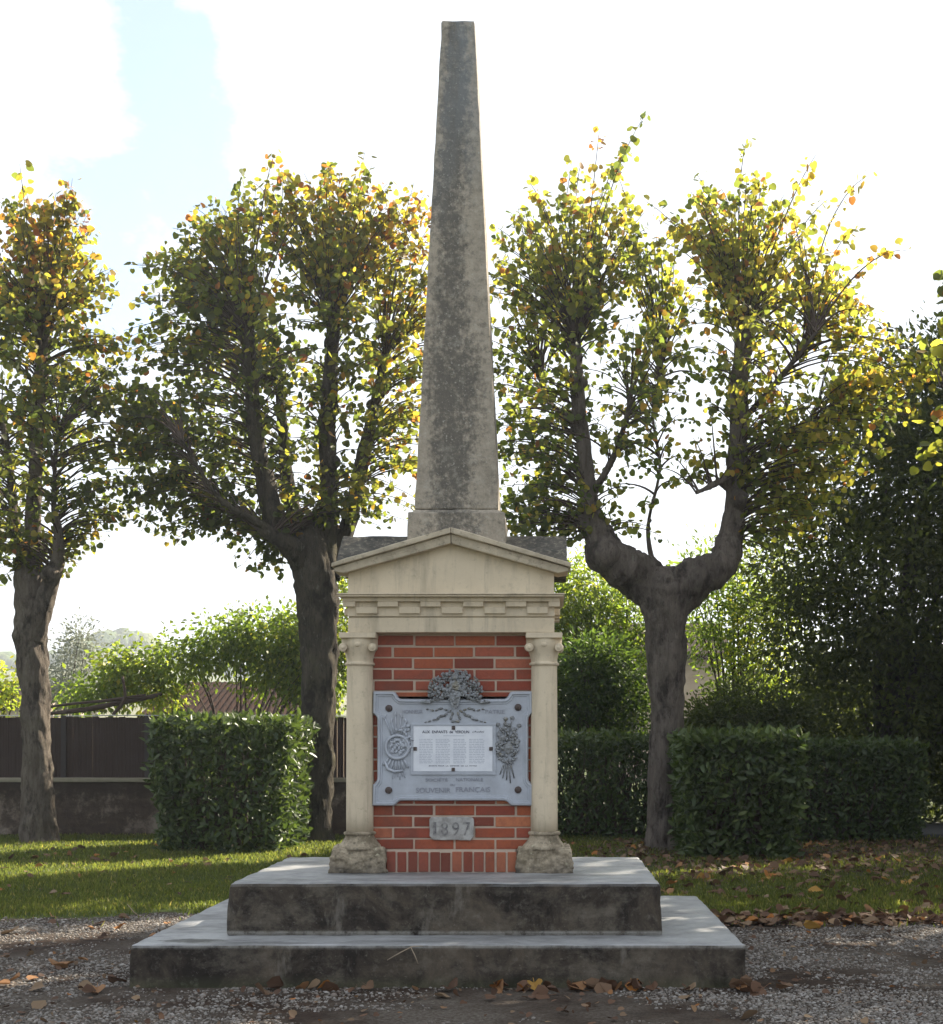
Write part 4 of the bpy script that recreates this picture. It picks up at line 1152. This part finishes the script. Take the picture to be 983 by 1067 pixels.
# the row goes on beyond the right edge of the picture, towards the viewer
for lab, dd, bx, ns in (('pollarded lime beyond the right edge, nearer the forked lime', 11.0, 1390, 640), ('pollarded lime beyond the right edge, nearest the viewer', 7.4, 1830, 560)):
    def q(u): return bx+(u-1330)*11.0/dd
    def v(y): return CY+(y-CY)*11.0/dd
    def L_(rows): return [(q(a), v(b), r*11.0/dd, e) for a, b, r, e in rows]
    tree('lime_tree', lab, dd, bx, L_([(1330, 920, 38, 0), (1330, 880, 30, 0), (1332, 700, 28, 0), (1330, 560, 34, 0), (1330, 530, 22, 0)]),
         [L_([(1330, 560, 24, 0), (1270, 470, 16, -.2), (1240, 330, 10, -.3)]), L_([(1330, 560, 24, 0), (1400, 470, 16, .2), (1430, 330, 10, .3)]), L_([(1330, 560, 20, 0), (1330, 430, 14, .4), (1320, 250, 9, .5)])],
         [(q(a), v(b)) for a, b in ((1040, 600), (1030, 400), (1080, 200), (1180, 0), (1350, -90), (1500, 20), (1600, 300), (1600, 560), (1450, 640), (1200, 640))],
         ns, .125, .042, M_LEAF_B, M_BARK1, autumn(.25, .5, 0, 420), maxdepth=2.3)

tree('lime_tree', 'tall unpollarded lime beyond the right edge, behind the row', 16.5, 1230,
     [(1230, 890, 34, 0), (1230, 860, 27, 0), (1232, 700, 24, 0), (1230, 500, 20, 0), (1225, 250, 14, 0), (1230, 50, 8, 0)],
     [[(1230, 560, 18, 0), (1150, 400, 10, -.5), (1110, 250, 6, -.8)], [(1230, 520, 18, 0), (1310, 380, 10, .5), (1350, 220, 6, .8)], [(1225, 560, 12, 0), (1120, 480, 7, -.5), (1020, 430, 4, -.7), (960, 420, 2, -.8)], [(1230, 420, 14, 0), (1180, 200, 8, .8), (1150, 20, 5, 1.)], [(1228, 300, 12, 0), (1290, 120, 7, -.8), (1310, -40, 4, -1.)]],
     [(1000, 560), (962, 470), (958, 410), (975, 360), (1000, 320), (1040, 80), (1120, -120), (1250, -180), (1380, -80), (1450, 150), (1460, 420), (1400, 600), (1230, 640), (1100, 620)],
     760, .12, .045, M_LEAF_B, M_BARK1, autumn(.25, .5, 0, 420), maxdepth=2.8, stray=[(985, 300), (978, 285), (990, 330)])

tree('lawn_shade_tree', 'tall unseen tree added far behind, beyond the right edge, to shade the lawn', 24.0, 1165,  # unseen tree, added so that its crown shades the left lawn
     [(1165, 860, 20, 0), (1165, 600, 16, 0), (1165, 400, 13, 0), (1165, 200, 8, 0), (1165, 60, 4, 0)],
     [[(1165, 560, 10, 0), (1110, 440, 6, -.5), (1080, 300, 4, -.8)], [(1165, 520, 10, 0), (1220, 400, 6, .5), (1250, 250, 4, .8)], [(1165, 420, 9, 0), (1140, 220, 5, .8), (1130, 80, 3, 1.)]],
     [(1000, 560), (995, 300), (1030, 120), (1100, 30), (1170, 0), (1250, 40), (1310, 160), (1330, 420), (1300, 600), (1165, 660), (1050, 640)],
     900, .16, .06, M_LEAF_B, M_BARK1, autumn(.25, .5, 0, 420), maxdepth=2.9)

def LB(px, py, d, rx, rz, ry=None, dy=0.):
    k = d/F
    return (np.array([X(px, d), d+dy, Z(py, d)]), rx*k, (ry or (rx+rz)/2)*k, rz*k)
bush('evergreen_tree', 'tall dark evergreen filling the right edge behind the hedges', 'tree', (X(930, 21), 21.2, 0),
     [LB(935, 420, 21, 62, 62), (LB(890, 490, 21, 78, 70)), LB(965, 520, 21, 90, 80, dy=-.4), LB(850, 575, 21, 72, 68, dy=.2), LB(930, 620, 21, 100, 85, dy=-.6), LB(1010, 640, 21, 110, 100),
      LB(1010, 430, 21, 90, 80, dy=.5), LB(845, 665, 21, 62, 60, dy=-.2), LB(920, 730, 21, 105, 75), LB(1015, 770, 21, 90, 80, dy=-.5), LB(880, 800, 21, 110, 60, dy=.6), LB(990, 840, 21, 110, 50, dy=.6), LB(790, 810, 21, 60, 60, dy=.4), LB(985, 375, 21, 40, 45), LB(1060, 540, 21, 110, 150), LB(1130, 620, 21, 120, 200)],
     6000, 16, .115, M_LEAF_EVER, 'oval', .17, (.25, .2), stems=6, stem_r=.09, bark_m=M_BARK2, shell=.25, crown_name='crown', stem_name='trunk')
bush('evergreen_tree', 'second dark evergreen beyond the right edge of the picture', 'tree', (8.4, 17.5, 0),
     [(np.array([8.4, 17.5, 2.2]), 1.9, 2., 2.), (np.array([8.6, 17.3, 4.6]), 1.7, 1.7, 1.9), (np.array([10.2, 16.5, 3.2]), 2., 2., 3.), (np.array([10.5, 14.0, 2.8]), 2., 2., 2.8)],
     2600, 12, .14, M_LEAF_EVER, 'oval', .2, (.25, .2), stems=5, stem_r=.08, bark_m=M_BARK2, shell=.3, crown_name='crown', stem_name='trunk')
bush('thicket', 'dark thicket filling the gap behind the evergreen and right hedges', 'thicket', (X(900, 27), 27, 0),
     [LB(px, 760-(k % 3)*18, 27, 60, 62+(k % 2)*10, dy=.4*(k % 2)) for k, px in enumerate(range(800, 1200, 45))],
     2000, 13, .13, M_LEAF_EVER, 'oval', .17, (.3, .2), stems=14, shell=.2)
bush('shrub', 'sunlit yellow green shrub just right of the stone column', 'shrub', (X(640, 22.5), 22.5, 0),
     [LB(612, 620, 22.5, 42, 42), LB(645, 650, 22.5, 36, 50), LB(600, 670, 22.5, 50, 50), LB(650, 700, 22.5, 30, 45), LB(570, 640, 22.5, 40, 60)],
     1000, 12, .10, M_LEAF_BRIGHT, 'oval', .13, (.35, .2), stems=7)
bush('shrub', 'dark green rounded shrub above the hedge beside the right column', 'shrub', (X(625, 20.2), 20.2, 0),
     [LB(615, 712, 20.2, 48, 42), LB(655, 735, 20.2, 30, 35), LB(585, 740, 20.2, 50, 40), LB(625, 690, 20.2, 26, 26)],
     950, 14, .085, M_LEAF_SHRUB, 'oval', .12, (.15, .15), stems=7)
bush('shrub', 'loose yellowing shrub behind the forked trunk', 'shrub', (X(765, 24), 24, 0),
     [LB(748, 640, 24, 42, 48), LB(790, 660, 24, 40, 60), LB(740, 600, 24, 30, 34), LB(800, 610, 24, 40, 50), LB(775, 715, 24, 45, 35)],
     720, 11, .105, M_LEAF_BRIGHT, 'oval', .15, (.3, .2), stems=9, stem_r=.025)
bush('shrub', 'low dark mounded shrub over the nearest right hedge', 'shrub', (X(775, 19.8), 19.8, 0),
     [LB(770, 748, 19.8, 46, 30), LB(815, 755, 19.8, 35, 30), LB(735, 760, 19.8, 30, 22)],
     700, 14, .075, M_LEAF_EVER, 'oval', .1, (.2, .15), stems=6)
bush('shrub', 'feathery yellow green climber arching over the dark fence and shed', 'shrub', (X(245, 20.4), 20.4, 0),
     [LB(272, 668, 20.4, 52, 32), LB(228, 672, 20.4, 36, 28), LB(310, 672, 20.4, 45, 34), LB(185, 692, 20.4, 34, 24), LB(150, 700, 20.4, 26, 22), LB(122, 700, 20.4, 18, 26), LB(110, 722, 20.4, 28, 16),
      LB(335, 700, 20.4, 40, 44), LB(290, 705, 20.4, 44, 22), LB(360, 640, 20.4, 16, 60), LB(130, 690, 20.4, 12, 14), LB(160, 722, 20.4, 40, 14), LB(80, 728, 20.4, 24, 12)],
     1600, 12, .085, M_LEAF_BRIGHT, 'narrow' if False else 'small', .11, (.38, .22), stems=6, stem_r=.025, droop=.6)
vine = [o for o in bpy.data.objects if o.get('label', '').startswith('feathery')][0]
mb = MB()
for rows in ([(20, 748, 1.2, 0), (48, 744, 1.8, 0), (75, 741, 2.5, 0), (100, 737, 3, .1), (125, 731, 3, .1), (146, 727, 2.4, .2), (160, 722, 1.8, .4)], [(20, 741, 1, 0), (70, 734, 1.4, 0), (110, 730, 1.6, 0), (150, 724, 1.6, .1)], [(118, 745, 2, 0), (130, 728, 1.8, 0), (128, 705, 1.3, 0)]):
    rr = curve_pts(limb_rows(rows, 19.6), 6); mb.tube([r[:3] for r in rr], [r[3] for r in rr], 8, .2)
mb.build('woody_stem', M_TWIG, vine)
bush('shrub', 'small yellow green bush left of the leftmost trunk, over the fence', 'shrub', (X(0, 20), 20, 0),
     [LB(2, 722, 20, 22, 20), LB(-30, 715, 20, 40, 28)], 200, 11, .085, M_LEAF_BRIGHT, 'small', .11, (.3, .2), stems=5)
bush('olive_tree', 'thin silvery tree in the haze right of the leftmost trunk', 'tree', (X(76, 30), 30, 0),
     [LB(78, 690, 30, 20, 30), LB(72, 715, 30, 26, 28), LB(84, 668, 30, 13, 18), LB(66, 735, 30, 24, 20)],
     420, 12, .085, M_LEAF_OLIVE, 'oval', .16, (.5, .25), stems=4, stem_r=.03, crown_name='crown', stem_name='trunk')

# ------------------------------------------------------------------ fallen leaves
def leaf_proto(k):
    T, Fc = leaf_template('heart')
    r = random.Random(k); V = T.copy()
    cu = r.uniform(.3, 1.1)
    V[:, 2] = cu*(V[:, 0]**2)*1.6 + r.uniform(.1, .5)*(V[:, 1]-.5)**2 + r.uniform(-.1, .1)*V[:, 0]
    V += np.array([[r.gauss(0, .04) for _ in range(3)] for _ in V])
    V[:, 1] -= .5; V[:, 2] -= V[:, 2].min()
    V = np.vstack([V, [[-.02, -.5, .02], [.02, -.5, .02], [.03, -.95, .12], [0, -.95, .12]]])
    return V
PROTO = []
for k in range(8):
    V = leaf_proto(k)
    me = bpy.data.meshes.new('fallen_leaf'); me.from_pydata([tuple(v) for v in V], [], [(0, 2, 3, 4, 5, 1), (0, 1, 9, 8, 7, 6), (10, 11, 12, 13)])
    a = me.attributes.new('tint', 'FLOAT', 'FACE'); a.data.foreach_set('value', [(.15, .3, .42, .55, .7, .82, .95, .35)[k]]*3)
    me.materials.append(M_LITTER); me.update(); PROTO.append(me)
def fallen(x, y, k, size, label, group=None, z=.012, tilt=.3):
    o = bpy.data.objects.new('fallen_leaf', PROTO[k]); col.objects.link(o)
    o.location = (x, y, z); o.scale = (size,)*3
    o.rotation_euler = (random.gauss(0, tilt), random.gauss(0, tilt), random.uniform(0, 6.28))
    return tag(o, label, 'leaf', group)
def at(px, py, z=0.): d = GD(py, z); return X(px, d), d
SPEC = [((268, 1024), 6, .11, .8, 'orange curled leaf leaning against the lower step near its left end'),
        ((343, 1026), 5, .10, .7, 'ochre leaf against the lower step, right of a duller leaf'),
        ((322, 1026), 4, .09, .5, 'dull rust leaf against the lower step, left of the ochre leaf'),
        ((520, 1026), 5, .10, .5, 'yellow leaf at the foot of the step below the date stone'),
        ((558, 1028), 6, .11, .6, 'bright orange leaf at the foot of the lower step, right of centre'),
        ((611, 1026), 7, .13, .7, 'large pale tan leaf propped on the lower step, right of centre'),
        ((640, 1030), 1, .12, .4, 'brown leaf beside the large pale tan leaf at the step'),
        ((662, 1032), 5, .10, .5, 'yellowish leaf at the step foot, rightmost of the bright ones'),
        ((716, 1042), 3, .09, .2, 'pale leaf on the soil in front of the step right corner'),
        ((461, 1041), 3, .10, .15, 'pale flat leaf on the soil in front of the step middle'),
        ((780, 1063), 3, .12, .3, 'whitish leaf at the bottom edge of the picture, right of the step'),
        ((848, 970), 6, .14, .9, 'upright orange leaf on the gravel right of the steps'),
        ((735, 918), 6, .16, .5, 'glowing orange leaf on the grass by the upper step right end'),
        ((10, 974), 3, .15, .3, 'pale green grey leaf on the lawn edge at the far left'),
        ((125, 969), 5, .14, .4, 'ochre leaf on the gravel edge left of the steps'),
        ((122, 1024), 0, .13, .9, 'dark brown curled leaf by the lower step left corner'),
        ((62, 1010), 4, .14, .4, 'rust leaf on the sunny gravel at the left')]
for (px, py), k, sz, tl, lab in SPEC:
    x, y = at(px, py); 
    if 6.86 < y < 7.1 and -2.2 < x < 1.05: y = 6.86
    o = fallen(x, y, k, sz*.78, lab, None, .02 if tl > .45 else .012, tl)
n_ = 0
while n_ < 165:
    y = 9.3 + 5.0*random.random()**1.1; x = random.uniform(.9, .31*y)
    if y < edge_far(x)-.25: continue
    fallen(x, y, random.choice((0, 1, 1, 2, 2, 3, 3, 4, 7, 7, 5, 6) if random.random() < .7 else (0, 1, 2, 7)), random.uniform(.07, .13), 'dry leaf scattered on the lawn right of the memorial steps', 'leaves littering the right lawn', .02)
    n_ += 1
for _ in range(34):
    x = random.uniform(1.1, 2.9); y = edge_far(x)+random.gauss(-.12, .16)
    fallen(x, y, random.choice((0, 1, 2, 3, 3, 7, 4)), random.uniform(.07, .13), 'dry leaf along the grass edge of the right gravel', 'leaves along the right gravel edge', .02)
for _ in range(40):
    x = random.uniform(-1.6, 1.2) if random.random() < .3 else random.uniform(-.3, 1.05); y = 6.9-abs(random.gauss(0, .10))
    fallen(x, y, random.choice((0, 0, 1, 1, 2, 2, 4, 7, 3, 5)), random.uniform(.05, .1), 'small brown leaf in the drift along the foot of the step', 'leaves drifted against the step', .02, .5)
for _ in range(26):
    y = random.uniform(6.4, 9.8); x = random.uniform(-.42*y, -2.2)
    fallen(x, y, random.choice((0, 1, 4, 4, 2, 3)), random.uniform(.04, .08), 'small dry leaf lying on the gravel left of the steps', 'leaves on the left gravel', .015)
for _ in range(20):
    y = random.uniform(10.2, 16); x = random.uniform(-.42*y, -1.2)
    fallen(x, y, random.choice((1, 2, 3, 4, 5)), random.uniform(.06, .1), 'small dry leaf lying on the left lawn', 'leaves on the left lawn', .03)
# the carpet of old leaves under the right hedges
lp = []
while len(lp) < 2300:
    y = 11.5+6*random.random(); x = random.uniform(-.4, .42*y)
    if y > 11.5 and random.random() < min(1, (y-11.2)/2.6)*(.55+.6*mnoise.noise((x*1.5, y*1.5, 7))) and not (y > 17.2 and x > 2.5): lp.append((x, y))
for _ in range(500):
    y = 11+6*random.random(); lp.append((random.uniform(-.4*y, -1.0), y)) if random.random() < .3 else None
for _ in range(420):
    x = random.uniform(1.0, 2.95); lp.append((x, edge_far(x)+random.gauss(-.05, .14)))
for _ in range(700):
    y = 5.9+3.6*random.random(); x = random.uniform(-.43*y, .31*y)
    if not (-2.2 < x < 1.05 and y > 6.85): lp.append((x, y))
lp = np.array(lp); n = len(lp)
sz = np.where(lp[:, 1] < 9.2, rng.uniform(.015, .04, n), rng.uniform(.035, .085, n))
A = rng.normal(0, 1, (n, 3)); A[:, 2] *= .25
N = rng.normal(0, .45, (n, 3)); N[:, 2] += 1
t = np.clip(rng.beta(1.3, 2.2, n), 0, 1)
tag(link('leaf_litter', leaf_mesh('leaf_litter', np.c_[lp, rng.uniform(.012, .035, n)], A, N, sz, t, 'heart'), M_LITTER),
    'brown carpet of old leaves under the right hedges', 'leaf litter', kind='stuff')

for rows, lab in (([(404, 1000, 0), (418, 992, 0), (430, 986, 0), (441, 985.5, 0)], 'bent dry straw hanging over the front edge of the lower step'), ([(428, 986, 0), (433, 996, 0), (436, 1004, 0)], 'short straw pointing down the front of the lower step')):
    mb = MB(); mb.tube([(X(a, 6.93), 6.925-.006*(b > 986), Z(b, 6.93)) for a, b, _ in rows], [.0022, .0028, .0024, .0014][:len(rows)], 6)
    o = mb.build('straw', M_DEAD, None, (X(rows[0][0], 6.93), 6.93, Z(rows[0][1], 6.93))); tag(o, lab, 'straw')
mb = MB(); a, b = at(137, 958), at(147, 957)
mb.tube([(a[0]-.03, a[1], .11), (a[0]+.02, a[1], .05), (b[0], b[1], .01)], [.002, .004, .004], 6)
tag(mb.build('straw', M_DEAD, None, (b[0], b[1], 0)), 'pale stalk sticking up at the lawn edge left of the steps', 'straw')

# ------------------------------------------------------------------ air
mb = MB(); mb.box(-700, 700, -20, 1000, -3, 75)
hz = bpy.data.materials.new('haze_air'); hz.use_nodes = True
hn = hz.node_tree.nodes; hn.remove(hn['Principled BSDF'])
pv = hn.new('ShaderNodeVolumePrincipled'); pv.inputs['Density'].default_value = .0008; pv.inputs['Color'].default_value = (.86, .92, 1, 1); pv.inputs['Anisotropy'].default_value = .3
hz.node_tree.links.new(pv.outputs[0], hn['Material Output'].inputs['Volume'])
tag(mb.build('haze', hz), kind='stuff')
